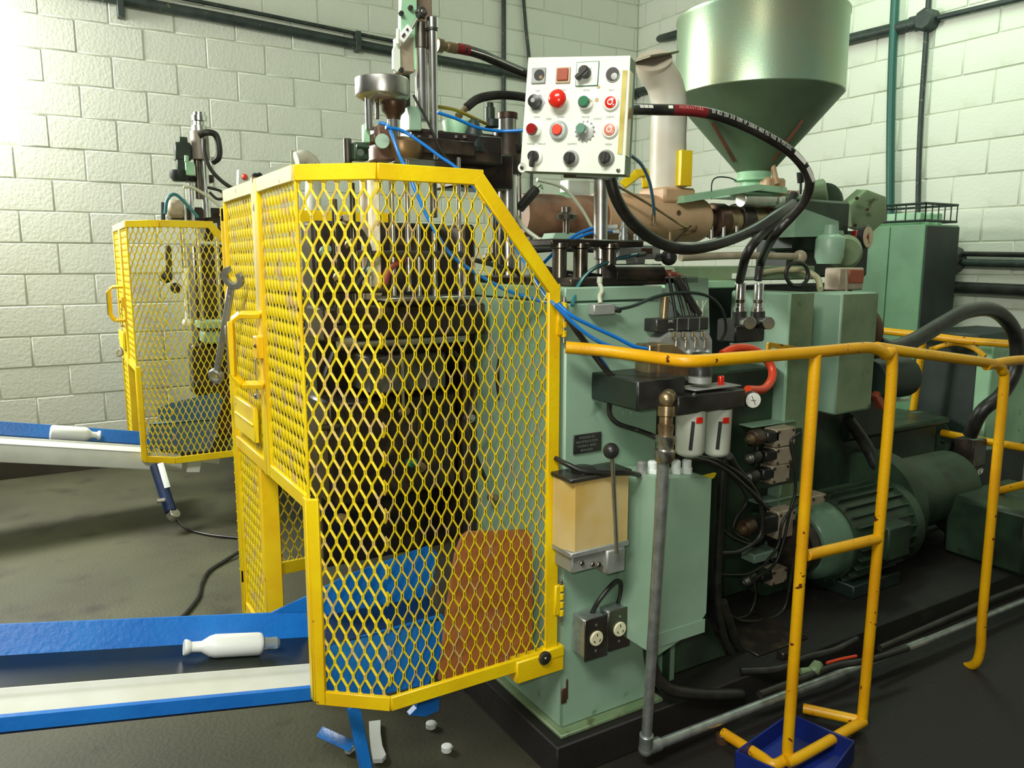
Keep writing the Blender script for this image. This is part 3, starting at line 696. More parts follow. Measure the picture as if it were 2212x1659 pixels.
# ---- grey galvanised pipe
t = thing('galvanised_pipe', 'grey galvanised air pipe dropping from a brass elbow to the floor and along it', 'pipe', (1.35, 1.54, .03))
P0 = at(1437, 955, Y=1.40); P1 = at(1434, 990, Y=1.40); Q = V((1.347, 1.52, .062))
b = MB(); b.cyl(P1, Q, .0145); part(t, 'down_pipe', b, GALV)
b = MB(); b.cyl(Q, (2.62, 1.49, .062), .0145); b.cyl((2.62, 1.49, .062), (3.4, 1.485, .062), .0125); part(t, 'floor_pipe', b, GALV)
b = MB(); b.ball(Q, .021, 14); b.cyl(Q, Q+V((.05, 0, 0)), .0195); b.cyl(Q, Q+(P1-Q).normalized()*.05, .0195); part(t, 'elbow', b, GALV)
b = MB(); b.lathe(P1-V((0, 0, .01)), (P0-P1), [(0, .019), (.012, .026), (.03, .026), (.034, .021), (.046, .021), (.05, .024), (.066, .024)], 8); part(t, 'union', b, STEEL)
top = at(1440, 862, Y=1.41)
b = MB(); b.lathe(P0+V((0, 0, .012)), (top-P0), [(0, .017), (.03, .02), (.032, .0165), (.05, .0165), (.052, .021), (.075, .021)], 14); b.ball(top, .020, 14); b.cyl(top, top+V((.035, .03, 0)), .0185); part(t, 'brass_elbow', b, BRS)
# ---- twin hose fittings block
t = thing('hose_coupling_block', 'black coupling block with two upright chrome hose fittings and two chrome caps', 'hydraulic fitting', at(1620, 745, Y=1.9))
b = MB(); b.bb(at(1588, 742, Y=1.88), at(1655, 688, Y=1.88)+V((0, .09, 0)), .006); b.cyl(at(1597, 700, Y=1.87), at(1597, 672, Y=1.87), .024); b.cyl(at(1637, 700, Y=1.87), at(1637, 672, Y=1.87), .024); part(t, 'block', b, BLK)
for x in (1598, 1637):
    b = MB(); p = at(x, 676, Y=1.87); b.lathe(p, (0, 0, 1), [(0, .021), (.02, .021), (.021, .017), (.032, .017), (.033, .016), (.045, .019), (.046, .0165), (.095, .0165), (.1, .015)], 14)
    part(t, 'hose_fitting', b, CHR)
for x in (1614, 1655):
    b = MB(); b.cyl(at(x+6, 698, Y=1.80), at(x-14, 696, Y=1.88), .0215); part(t, 'end_cap', b, CHR)
# ---- big hydraulic hoses
hA = [(1340, 237, 1.83), (1362, 236, 1.90), (1420, 237, 1.95), (1500, 240, 1.97), (1570, 256, 2.0), (1650, 292, 2.05), (1715, 335, 2.1), (1748, 385, 2.15), (1740, 430, 2.2), (1708, 470, 2.25), (1672, 510, 2.3), (1648, 560, 2.36), (1638, 612, 2.42)]
PA = [at(x, y, d=d) for x, y, d in hA]; PA[-1] = at(1637, 606, Y=1.87); PA[-2] = at(1646, 560, Y=1.86)
t = thing('hydraulic_hose', 'thick black hydraulic hose with white lettering looping in front of the hopper', 'hose', PA[-1])
b = MB(); b.tube(PA, .0135, 12); part(t, 'hose_body', b, RUB)
# printed band on the hose facing the camera
def hose_pts(pts, res=40):
    P = [pts[0]*2-pts[1]]+pts+[pts[-1]*2-pts[-2]]; q = []
    for i in range(1, len(P)-2):
        a, bb_, c, d = P[i-1:i+3]
        for k in range(res):
            s = k/res; q.append(0.5*((2*bb_)+(c-a)*s+(2*a-5*bb_+4*c-d)*s*s+(3*bb_-a-3*c+d)*s**3))
    return q+[P[-2]]
HP = hose_pts(PA); cum = [0]
for i in range(1, len(HP)): cum.append(cum[-1]+(HP[i]-HP[i-1]).length)
def on_hose(s):
    for i in range(1, len(HP)):
        if cum[i] >= s:
            f = (s-cum[i-1])/(cum[i]-cum[i-1]); return HP[i-1].lerp(HP[i], f), (HP[i]-HP[i-1]).normalized()
    return HP[-1], (HP[-1]-HP[-2]).normalized()
def hose_text(s0, s1, txt, m, h=.011, parent=None):
    n = len(txt); cu = MB()
    for k, chh in enumerate(txt):
        if chh == ' ': continue
        p, tg = on_hose(s0+(s1-s0)*(k+.5)/n)
        view = (CP-p).normalized(); up = tg.cross(view)*-1
        up = (up-tg*up.dot(tg)).normalized(); nrm = tg.cross(up)
        if up.z < 0 and abs(tg.z) < .8: up = -up; nrm = -nrm
        pos = p+(nrm*.85+up*.5).normalized()*.0139
        n2 = (nrm*.85+up*.5).normalized(); u2 = n2.cross(tg); 
        if u2.dot(up) < 0: u2 = -u2
        if chh == '#':
            M = Matrix((tg, u2, n2)).transposed(); cu.box(pos, ((s1-s0)/n*.8, h*.75, .0006), M, 0)
        else:
            o = text(t, 'x', chh, pos, tg, u2, h, m, fit=(s1-s0)/n*(.75 if chh not in 'I1' else .25))
            me = o.data; off = len(cu.v); cu.v += [v.co.copy()+wl(t) for v in me.vertices]; cu.f += [tuple(i+off for i in p_.vertices) for p_ in me.polygons]
            bpy.data.objects.remove(o); bpy.data.meshes.remove(me)
    return part(t, 'hose_lettering', cu, m, None, 'stuff')
def s_at_px(x):
    best = 0; bd = 1e9
    for i, p in enumerate(HP):
        v = p-CP; z = v.dot(FW); px = 1106+FPX*v.dot(RT)/z
        if abs(px-x) < bd and cum[i] < cum[-1]*.62: bd = abs(px-x); best = cum[i]
    return best
hose_text(s_at_px(1373), s_at_px(1405), '###', WPR)
hose_text(s_at_px(1438), s_at_px(1450), '#', WPR)
b = MB(); q = [on_hose(s_at_px(1452)+k*(s_at_px(1525)-s_at_px(1452))/8)[0] for k in range(9)]; b.tube(q, .0138, 12, raw=True); part(t, 'red_band', b, mat('dark_red_band', srgb(112, 30, 32), 0.4), 'dark red printed band')
hose_text(s_at_px(1464), s_at_px(1514), 'HIDRAUTORK', mat('pink_print', srgb(226, 140, 136), 0.5), .009)
hose_text(s_at_px(1531), s_at_px(1702), 'EN 853 2SN 3/8 10MM WP 330BAR 4800 PSI MADE IN PORTUGAL', WPR, .0115)
hose_text(s_at_px(1706), s_at_px(1738), '###', WPR, .014)
hB = [(1318, 385, 1.98), (1332, 430, 2.0), (1365, 480, 2.05), (1420, 522, 2.1), (1480, 538, 2.15), (1550, 527, 2.2), (1620, 500, 2.3), (1680, 462, 2.4), (1712, 440, 2.5)]
pipe('hydraulic_hose', 'thick black hose sagging from under the button panel past the beige barrel', [at(x, y, d=d) for x, y, d in hB], .0155, RUB, cat='hose')
hC = [at(1716, 420, d=2.52), at(1700, 448, d=2.5), at(1650, 500, d=2.46), at(1614, 548, d=2.42), at(1598, 606, Y=1.87)]
pipe('hydraulic_hose', 'thick black hose dropping into the left of the two chrome fittings', hC, .0145, RUB, cat='hose')

# ================================================================ PUSH-BUTTON PANEL
a25 = R(22)
hv = V((FW.x, FW.y, 0)).normalized()
er = (RT*math.cos(a25)-hv*math.sin(a25)).normalized(); pn_ = V((0, 0, 1)).cross(er)*-1
pn_ = er.cross(V((0, 0, 1))); 
if pn_.dot(CP-at(1243, 250, d=1.75)) < 0: pn_ = -pn_
roll = R(2.6)
eu_ = (V((0, 0, 1))*math.cos(roll)+er*math.sin(roll)); er = (er*math.cos(roll)-V((0, 0, 1))*math.sin(roll)); eu_ = (eu_+pn_*-.03).normalized()
PC = at(1243, 250, d=1.75)
pn_ = er.cross(eu_).normalized()
if pn_.dot(CP-PC) < 0: pn_ = -pn_
def onp(x, y, off=0.0):
    r = ray(x, y); c = PC+pn_*off; tt = (c-CP).dot(pn_)/r.dot(pn_); return CP+r*tt
Mp = Matrix((er, eu_, pn_)).transposed()
t = thing('button_panel', 'white control panel full of red, green and black push buttons on a pole', 'control panel', PC-eu_*.13)
corn = [onp(*q) for q in ((1142, 125), (1361, 121), (1348, 376), (1124, 368))]
b = MB(); b.prism([c-pn_*.004 for c in corn], -pn_*.052); part(t, 'enclosure', b, GRNO, 'green side of the enclosure')
b = MB(); b.prism([c+(PC-c).normalized()*-.001-pn_*.004 for c in corn], pn_*.004); fp = part(t, 'front_plate', b, PNL)
b = MB(); b.lathe(onp(1128, 362)-pn_*.004, pn_, [(0, .011), (.004, .011)], 16); part(fp, 'lug', b, PNL)
b = MB()
for q in ((1128, 362), (1336, 368)): b.lathe(onp(*q), pn_, [(0, .0045), (.003, .0045), (.0035, .002)], 10)
part(fp, 'screw', b, STN)
b = MB(); tp = [onp(*q, .0005) for q in ((1345, 152), (1356, 152), (1344, 334), (1334, 332))]; b.prism([tp[0], tp[1], tp[2], tp[3]], pn_*.0012)
tp2 = [corn[1].lerp(corn[2], .12), corn[1].lerp(corn[2], .84)]; b.prism([tp2[0]+er*.001, tp2[1]+er*.001, tp2[1]+er*.001-pn_*.03, tp2[0]+er*.001-pn_*.03], er*.0012); part(t, 'tape_strip', b, TAPE, 'strip of old yellow tape along the right edge')
def ring(name, x, y, prof, m, par=None, n=22):
    b = MB(); b.lathe(onp(x, y), pn_, prof, n); return part(par or t, name, b, m)
def sqr(name, x, y, s, h, m, par=None, off=0):
    b = MB(); b.box(onp(x, y)+pn_*(off+h/2), (s, s, h), Mp, .002); return part(par or t, name, b, m)
# row 1
s1 = sqr('lamp_bezel', 1164, 164, .034, .004, ALU); ring('socket_hole', 1166, 163, [(.004, .0125), (.0045, .012)], BLK, s1); ring('lamp_base', 1170, 168, [(.0045, .005), (.006, .004)], BRS, s1)
s2 = sqr('lamp_bezel', 1217, 163, .034, .004, mat('amber_bezel', srgb(190, 170, 140), .4)); sqr('lamp_lens', 1217, 162, .026, .005, AMB, s2, .003)
s3 = sqr('selector_plate', 1269, 160, .050, .003, PNL); 
b = MB(); b.box(onp(1269, 160)+pn_*.001, (.052, .052, .003), Mp, .002); part(t, 'selector_frame', b, GBT, 'dark green line around the selector plate')
def knob(x, y, r, ang, L, par=None, h=.018, m=BLK):
    b = MB(); c = onp(x, y); b.lathe(c+pn_*.003, pn_, [(0, r), (h, r*.92), (h+.001, r*.85)], 18)
    dv = er*math.cos(R(ang))+eu_*math.sin(R(ang)); M = Matrix((dv, pn_.cross(dv), pn_)).transposed()
    b.box(c+pn_*(h/2+.006)+dv*(L/2-.004), (L+r, r*.8, h), M, .002)
    return part(par or t, 'selector_knob', b, m)
k1 = knob(1266, 158, .013, 222, .020)
b = MB(); dv = er*math.cos(R(222))+eu_*math.sin(R(222)); b.box(onp(1257, 168)+pn_*.020, (.016, .003, .002), Matrix((dv, pn_.cross(dv), pn_)).transposed(), 0); part(k1, 'pointer_mark', b, WPR)
text(s3, 'lettering', '0', onp(1269, 143)+pn_*.0035, er, eu_, .003, GPR); text(s3, 'lettering', 'DESL      LIG', onp(1270, 149)+pn_*.0035, er, eu_, .003, GPR)
h4 = ring('socket_hole', 1324, 161, [(0, .016), (.003, .016), (.0032, .0145)], ALU); ring('open_hole', 1324, 161, [(.0033, .0145), (.0036, .0142)], BLK, h4); ring('lamp_base', 1328, 166, [(.0038, .008), (.006, .007), (.0062, .004)], ALU, h4)
# row 2
n1 = ring('knob_nut', 1160, 222, [(0, .0195), (.002, .0195)], GALV, n=6); b = MB(); b.lathe(onp(1158, 221)+pn_*.002, pn_, [(0, .0155), (.014, .0145), (.015, .012)], 14); kk = part(t, 'black_knob', b, BLK); ring('knob_centre', 1157, 220, [(.0171, .006), (.0195, .005)], ALU, kk)
m1 = ring('mushroom_base', 1210, 218, [(0, .017), (.012, .016)], CHR); b = MB(); b.lathe(onp(1209, 217)+pn_*.012, pn_, [(0, .016), (.003, .0205), (.008, .0205), (.014, .017), (.018, .010), (.0195, .002)], 28); part(t, 'red_mushroom_button', b, REDB, 'big red mushroom stop button')
def button(x, y, m, rim=CHR, r0=.017, r1=.0115, h=.010, lab=None, bx=-2, byy=-1):
    a = ring('button_ring', x, y, [(0, r0), (.003, r0), (h*.8, r0*.86), (h*.82, r1)], rim)
    b = MB(); b.lathe(onp(x, y)+pn_*(h*.5), pn_, [(0, r1), (h*.55, r1), (h*.7, r1*.88)], 20); return part(t, 'push_button', b, m, lab)
button(1266, 222, GBT, h=.018, lab='green push button, upper')
def oring(x, y, m, lab):
    p = button(x, y, m, DIAL, .0185, .0125, .007, lab)
    b = MB(); b.lathe(onp(x, y)+pn_*.0088, pn_, [(0, .0042), (.0006, .0042), (.0006, .0064), (0, .0064), (0, .0042)], 20); part(p, 'ring_mark', b, WPR)
oring(1320, 222, REDB, 'red push button with white ring, upper')
# row 3
d1 = button(1155, 282, DRED, h=.022, r1=.0125, r0=.0165, lab='dark red pilot lamp')
button(1207, 282, ORB, GALV, .0215, .0118, .014, lab='orange-red recessed push button')
g_ = ring('toothed_collar', 1264, 284, [(0, .0205), (.003, .0205), (.004, .017)], ALU, n=16)
for k in range(14):
    a = 2*math.pi*k/14; dv = er*math.cos(a)+eu_*math.sin(a); b = MB() if k == 0 else b; b.box(onp(1264, 284)+dv*.0205+pn_*.002, (.006, .003, .004), Matrix((dv, pn_.cross(dv), pn_)).transposed(), .001)
part(g_, 'teeth', b, ALU)
button(1260, 281, GBG, h=.02, r0=.014, lab='grey-green push button')
oring(1318, 281, PNK, 'faded red push button with white ring, lower')
# row 4
for (x, y, ang, L, rim) in ((1156, 340, 268, .022, DIAL), (1234, 343, 265, .012, ALU), (1310, 342, 262, .012, ALU)):
    rg = ring('selector_ring', x, y, [(0, .0185), (.004, .0185), (.007, .014), (.005, .0135)], rim)
    knob(x-1, y-1, .0125, ang, L, h=.015, m=BLK)
for (x, y, s, wd) in ((1162, 196, 'LIGA', .010), (1212, 195, 'EMERGENCIA', .024), (1267, 195, 'FECHA', .014), (1321, 195, 'FACA', .011),
                      (1160, 253, 'MANUAL', .015), (1186, 257, 'DESL', .013), (1212, 253, 'EXTRUSORA', .017), (1265, 253, 'MOLDE', .017), (1291, 257, 'AUTOMATICO', .019), (1318, 253, 'CORTE', .017),
                      (1147, 311, 'MANUAL', .018), (1170, 311, 'TRABALHO', .020), (1236, 311, 'AQUECIMENTO', .022), (1315, 312, 'MESA', .015)):
    text(fp, 'lettering', s, onp(x, y)+pn_*.0006, er, eu_, .0042, GPR, fit=wd)
b = MB()
for (x, y, r) in ((1293, 188, .004), (1289, 216, .005)): b.lathe(onp(x, y)+pn_*.0002, pn_, [(0, r), (.0006, r*.9)], 7)
part(fp, 'stain', b, mat('brown_stain', srgb(176, 160, 104), .5))
# pole
t = thing('panel_pole', 'dark polished steel pole carrying the white button panel', 'pole', at(1298, 615, Y=1.86))
b = MB(); b.cyl(at(1298, 372, Y=1.86), at(1297, 560, Y=1.86), .0205); b.cyl(at(1297, 560, Y=1.86), at(1296, 625, Y=1.86), .012); part(t, 'tube', b, STEEL)
b = MB(); b.bar(at(1230, 378, d=1.82), at(1325, 384, Y=1.86), .03, .012, (0, 0, 1)); part(t, 'support_arm', b, GREASE)
# ================================================================ PRESS HEAD above the door
HY = 2.1
def A(x, y, Y=HY): return at(x, y, Y=Y)
S = lambda px, d=2.2: px*d/FPX      # pixels -> metres at depth d
t = thing('press_head', 'tall chrome cylinder press head standing above the big yellow door', 'press head', A(915, 345))
b = MB(); b.bb((A(892, 250).x, HY+.02, A(892, 60).z), (A(944, 250).x, HY+.09, 2.35), .004); part(t, 'cylinder_block', b, mat('brown_grey_casting', srgb(132, 116, 96), .5, .2, c2=srgb(110, 96, 80), scale=14))
b = MB(); b.prism([A(866, 150), A(866, 30), A(872, -60), A(900, -60), A(900, 150)], (0, .02, 0)); gp = part(t, 'side_plate', b, GRNL, 'light mint-green side plate')
for (x, y) in ((865, 30), (885, 18), (865, 152)):
    b = MB(); b.bolt(A(x, y)-V((0, .0, 0)), (0, -1, 0), .007, .012); part(gp, 'bolt', b, BLK)
b = MB(); c = A(906, 30, HY-.01); b.lathe(c, (0, -1, 0), [(0, .014), (.02, .014), (.022, .011)], 8)
for a in range(0, 360, 60): b.ball(c+V((math.cos(R(a))*.013, -.012, math.sin(R(a))*.013)), .005, 8)
sk = part(t, 'star_knob', b, BLK); b = MB(); b.cyl(c-V((0, .02, 0)), c-V((0, .027, 0)), .006); part(sk, 'knob_centre', b, STEEL)
b = MB(); b.cyl(A(902, 40, HY-.02), A(880, 78, HY-.02), .004)
lv = part(t, 'trip_lever', b, STEEL)
M = Matrix.Rotation(R(-52), 3, 'Y')
b = MB(); b.box(A(876, 73, HY-.02), (.048, .008, .022), M, .002); part(lv, 'lever_plate', b, PLAS, 'small cream plate with two slots')
b = MB(); b.box(A(872, 76, HY-.026), (.012, .003, .006), M, .0005); b.box(A(880, 64, HY-.026), (.006, .003, .006), M, .0005); part(lv, 'slot', b, RUST)
b = MB(); b.cyl(A(860, 62, HY-.02), A(859, 96, HY-.02), .005); part(t, 'white_rod', b, PNL)
b = MB(); b.prism([A(850, 108, HY-.01), A(856, 90, HY-.01), A(864, 92, HY-.01), A(865, 145, HY-.01), A(858, 155, HY-.01), A(850, 148, HY-.01)], (0, .012, 0)); part(t, 'cam_plate', b, PNL, 'pale green-white cam plate')
b = MB(); b.bb((A(867, 250).x, HY, A(867, 153).z), (A(898, 250).x, HY+.05, A(898, 80).z), .003); part(t, 'guide_box', b, PINK)
def vcyl(x, ya, yb, rpx, m, Y=HY, name='cylinder', par=None, n=22, d=2.2):
    b = MB(); p = A(x, ya, Y); q = A(x, yb, Y); q = V((p.x, p.y, q.z)); b.cyl(q, p, S(rpx, d), n=n); return part(par or t, name, b, m)
vcyl(934, 60, 345, 9.5, CHR, HY-.02, 'guide_rod'); vcyl(934, 38, 62, 12.5, CHR, HY-.02, 'rod_collar'); vcyl(934, 60, 68, 11, BLK, HY-.02, 'rod_seal')
vcyl(910, 100, 262, 13, CHR, HY, 'piston_rod'); vcyl(910, 50, 106, 15, STN, HY, 'rod_gland')
b = MB(); b.bb((A(883, 250).x, HY+.04, A(883, 300).z), (A(900, 250).x, HY+.07, A(900, 150).z), .002); part(t, 'back_rail', b, GRND)
vcyl(899, 150, 260, 2.5, STEEL, HY, 'thin_rod')
# drum and its spindle
dz = A(826, 200, HY-.02)
dr = thing('adjuster_drum', 'grey-green steel adjuster drum on a spindle at the left of the press head', 'machine part', A(826, 275, HY-.02))
b = MB(); b.lathe(V((dz.x, dz.y, A(826, 214, HY).z)), (0, 0, 1), [(-.012, S(36)), (0, S(54)), (.004, S(56)), (.045, S(56)), (.048, S(54)), (.048, S(20)), (.052, S(20))], 36); part(dr, 'drum', b, STEEL)
b = MB(); b.ball(V((dz.x+.01, dz.y, A(826, 168, HY).z)), S(12), 14, sq=.5); part(dr, 'cap', b, CHR)
q = A(850, 250, HY-.02)
b = MB(); b.lathe(V((q.x, q.y, A(850, 262, HY).z)), (0, 0, 1), [(0, S(14)), (.012, S(16)), (.022, S(24)), (.05, S(28)), (.078, S(28)), (.082, S(26))], 26); part(dr, 'threaded_cup', b, RUST)
b = MB(); b.cyl(V((q.x, q.y, A(850, 300, HY).z)), V((q.x, q.y, A(850, 252, HY).z)), S(13.5)); part(dr, 'spindle', b, CHR)
q = A(798, 250, HY-.03)
b = MB(); b.cyl(V((q.x, q.y, A(798, 285, HY).z)), V((q.x, q.y, A(798, 205, HY).z)), S(8.5)); part(dr, 'stop_rod', b, CHR)
q = A(815, 250, HY-.03)
b = MB(); b.cyl(V((q.x, q.y, A(815, 262, HY).z)), V((q.x, q.y, A(815, 215, HY).z)), S(4)); b.bolt(V((q.x, q.y, A(815, 216, HY).z)), (0, 0, 1), S(7), .012); part(dr, 'threaded_stud', b, STN)
# carriage under the head
t = thing('head_carriage', 'oily brown carriage block right above the top rail of the big door', 'machine part', A(880, 350))
b = MB(); b.bb((A(872, 250).x, HY-.04, A(872, 285).z), (A(898, 250).x, HY+.03, A(898, 236).z), .003); part(t, 'green_bracket', b, GRN)
b = MB(); b.lathe(A(868, 345, HY-.02), (0, 0, 1), [(0, S(38)), (.02, S(46)), (.045, S(46)), (.055, S(36)), (.06, S(18))], 24); part(t, 'die_head', b, mat('burnt_brass', (0.34, 0.22, 0.10, 1), .36, .7, c2=(.12, .07, .04, 1), scale=14))
b = MB(); b.bb((A(800, 250).x, HY-.05, A(800, 350).z), (A(838, 250).x, HY+.03, A(838, 278).z), .006); b.bb((A(793, 250).x, HY-.045, A(793, 312).z), (A(842, 250).x, HY+.02, A(842, 296).z), .004); part(t, 'heater_block', b, mat('brown_heater', srgb(120, 92, 76), .45, .2, c2=srgb(70, 50, 40), scale=14))
b = MB(); b.cyl(A(826, 305, HY-.06), A(826, 305, HY-.075), S(15)); part(t, 'green_disc', b, GRN)
b = MB(); b.bb((A(880, 250).x, HY-.03, A(880, 345).z), (A(1075, 250).x, HY+.12, A(1075, 298).z), .005); b.bb((A(900, 250).x, HY, A(900, 300).z), (A(962, 250).x, HY+.1, A(962, 282).z), .004)
b.bb((A(880, 250).x, HY-.045, A(880, 332).z), (A(1010, 250).x, HY-.03, A(1010, 310).z), .003); part(t, 'crossbeam', b, GREASE)
for x in (905, 930, 985, 1003): vcyl(x, 292, 300, 5, STN, HY-.03, 'bolt', t, 6)
b = MB(); b.bb((A(1000, 250).x, HY+.05, A(1000, 400).z), (A(1128, 250).x, HY+.2, A(1128, 330).z), .006); part(t, 'slide_body', b, GREASE)
b = MB(); b.lathe(A(985, 306, HY+.05), V((0, 0, 1)), [(0, S(22)), (.02, S(26)), (.055, S(32)), (.06, S(30))], 22); b.bb(A(962, 262, HY+.1), A(975, 306, HY+.1)+V((0, .02, 0)), .003); part(t, 'green_funnel', b, GRNL, 'mint green funnel-shaped cover')
b = MB(); b.lathe(A(1024, 330, HY), (0, 0, 1), [(0, S(28)), (.02, S(26)), (.05, S(22)), (.075, S(14)), (.09, S(12)), (.095, S(8))], 18); part(t, 'dark_dome', b, GRNK)
b = MB(); b.bb(A(768, 345, HY-.02), A(797, 308, HY-.02)+V((0, .04, 0)), .004); b.cyl(A(779, 330, HY-.04), A(779, 330, HY-.06), S(8)); b.cyl(A(770, 315, HY-.03), A(797, 318, HY-.03), S(4)); part(t, 'limit_switch', b, GRND)
b = MB(); b.bb(A(787, 308, HY-.02), A(800, 268, HY-.02)+V((0, .02, 0)), .003); part(t, 'switch_bracket', b, GRNL)
p = A(752, 352, HY+.02)
b = MB(); b.cyl(p, V((p.x, p.y, A(752, 297).z)), S(8.5)); solo('stub_rod', 'short dark upright rod just left of the press head, behind the door top', 'rod', b, STN)
# platen column with chrome
t = thing('platen_column', 'thick chrome column with a greasy black collar left of the button panel', 'column', A(1096, 560, 2.3))
q = A(1096, 380, 2.3)
def VC(ya, yb, rpx, m, name, n=26, Y=2.3, x=1096, d=2.5):
    b = MB(); p = at(x, ya, Y=Y); b.cyl(V((p.x, p.y, at(x, yb, Y=Y).z)), p, S(rpx, d), n=n); return part(t, name, b, m)
VC(375, 600, 23, CHR, 'chrome_column'); VC(285, 378, 33, GREASE, 'collar'); VC(255, 290, 21, CHR, 'column_top'); VC(244, 258, 23, RUST, 'end_cap')
VC(232, 262, 11, GRND, 'valve_stem', Y=2.25, x=1058); VC(222, 236, 8, GRNK, 'valve_cap', Y=2.25, x=1058); VC(258, 275, 16, GRNK, 'valve_base', Y=2.25, x=1062)
VC(370, 600, 6, STEEL, 'guide_rod', Y=2.32, x=1121); VC(370, 600, 7, STN, 'guide_rod', Y=2.32, x=1070)
b = MB(); b.bb(at(1040, 330, Y=2.32), at(1130, 296, Y=2.32)+V((0, .12, 0)), .005); part(t, 'clamp_block', b, GREASE)
# hoses at the head
t = thing('hydraulic_hose', 'black hydraulic hose with brass end running right from the press head above the panel', 'hose', A(945, 105))
P = [(1000, 106), (1040, 118), (1085, 138), (1140, 160), (1190, 175)]
b = MB(); b.tube([A(x, y, HY+.03+.02*i) for i, (x, y) in enumerate(P)]+[at(1240, 230, Y=2.25), at(1255, 300, Y=2.3), at(1235, 345, Y=2.34), at(1150, 330, Y=2.36)], S(11), 12); part(t, 'hose_body', b, RUB)
b = MB(); b.lathe(A(944, 97, HY+.03), A(1000, 108, HY+.03)-A(944, 97, HY+.03), [(0, S(14)), (.018, S(14)), (.02, S(10)), (.03, S(10)), (.032, S(11.5)), (.062, S(11.5))], 14); part(t, 'brass_fitting', b, BRS)
b = MB(); b.tube([A(986, 104, HY+.03), A(1012, 109, HY+.035)], S(11.8), 12, raw=True); part(t, 'red_band', b, MATS['dark_red_band'])
b = MB(); 
part(t, 'white_marks', MB().tube([A(1018, 108, HY-.0), A(1060, 122, HY), A(1130, 152, HY+.03)], .0016, 4), WPR)
t = thing('hydraulic_hose', 'black hose arching from a brass elbow to behind the panel, below the long conduit', 'hose', A(990, 252, 2.3))
b = MB(); b.tube([at(x, y, Y=2.25) for x, y in ((1008, 232), (1030, 215), (1060, 207), (1100, 206), (1150, 216), (1190, 250), (1195, 300), (1150, 320), (1115, 320))], S(9.5, 2.45), 12); part(t, 'hose_body', b, RUB)
b = MB(); b.lathe(at(989, 252, Y=2.25), at(1010, 230, Y=2.25)-at(989, 252, Y=2.25), [(0, S(9)), (.01, S(9)), (.011, S(7)), (.04, S(7.5))], 12); part(t, 'brass_elbow', b, BRS)
pipe('yellow_air_tube', 'dull yellow air tube running from the press head to the column top', [A(942, 230, HY+.03), A(985, 238, HY+.06), A(1030, 258, 2.2), A(1052, 268, 2.24)], S(4), TUBY, cat='hose')
def bl(label, pts, r=.0042, m=None, g=None): return pipe('air_tube', label, [at(x, y, Y=Y) for x, y, Y in pts], r, m or TUBE, cat='hose', group=g)
bl('blue air tube sagging from the press head across to the button panel', [(945, 243, 2.0), (985, 256, 2.0), (1030, 275, 2.0), (1080, 283, 2.0), (1140, 281, 1.95)], .0045)
bl('blue air tube dropping steeply behind the door mesh from the drum', [(818, 265, 1.98), (838, 272, 1.97), (850, 300, 1.95), (862, 335, 1.93), (880, 370, 1.9), (905, 430, 1.87), (940, 500, 1.84), (985, 560, 1.82), (1080, 620, 1.78), (1150, 645, 1.74), (1190, 655, 1.66)], .0045)
bl('blue air tube running diagonally from the drum to the right behind the door top', [(833, 275, 1.96), (870, 283, 1.96), (915, 312, 1.94), (950, 338, 1.92), (985, 362, 1.9), (1020, 400, 1.88), (1085, 490, 1.86), (1130, 560, 1.84), (1172, 630, 1.7), (1200, 660, 1.62)], .0045)
cab('thin_cable', 'thin black cable hanging down in front of the press head', [A(893, 205, HY-.06), A(925, 265, HY-.06), A(950, 320, HY-.06), A(972, 352, HY-.06)], .0035)
bl('blue tube arching from behind the door edge up to the silver fittings', [(1168, 575, 1.9), (1200, 543, 1.9), (1240, 510, 1.9), (1280, 493, 1.9), (1312, 491, 1.92)], .0048)
bl('second blue tube beside the first, ending lower at the silver fittings', [(1235, 520, 1.93), (1270, 505, 1.93), (1300, 500, 1.93), (1326, 500, 1.95)], .0045)
bl('teal tube making a wide arc from the valve block down beside the column seam', [(1376, 550, 1.80), (1330, 560, 1.78), (1280, 582, 1.74), (1250, 615, 1.68), (1236, 660, 1.63)], .005, TUBT)
bl('blue tube crossing the column face, upper of the two ending at the brass block', [(1205, 655, 1.62), (1235, 682, 1.60), (1280, 705, 1.59), (1330, 728, 1.58), (1370, 748, 1.57), (1402, 754, 1.57)], .005)
bl('blue tube hanging lowest across the column face to the brass block', [(1200, 660, 1.60), (1230, 690, 1.585), (1265, 720, 1.575), (1310, 745, 1.57), (1360, 755, 1.57), (1400, 758, 1.575)], .005)
cab('black_hose', 'black hose slanting down the column face into the black tray', [at(1205, 655, Y=1.64), at(1235, 700, Y=1.61), at(1275, 755, Y=1.60), at(1310, 800, Y=1.58), at(1342, 828, Y=1.57)], .008)
bl('thin blue tube dropping beside the black hose into the tray', [(1262, 735, 1.60), (1298, 775, 1.59), (1315, 800, 1.58), (1322, 828, 1.57)], .0035)
cab('control_cable', 'dark cable from the small grey fitting looping over the valve manifold', [at(1335, 668, Y=1.6), at(1370, 660, Y=1.6), at(1420, 640, Y=1.58), at(1480, 632, Y=1.57), at(1530, 640, Y=1.57), at(1560, 670, Y=1.58), at(1568, 710, Y=1.6), at(1558, 735, Y=1.62)], .0042, GRNK)

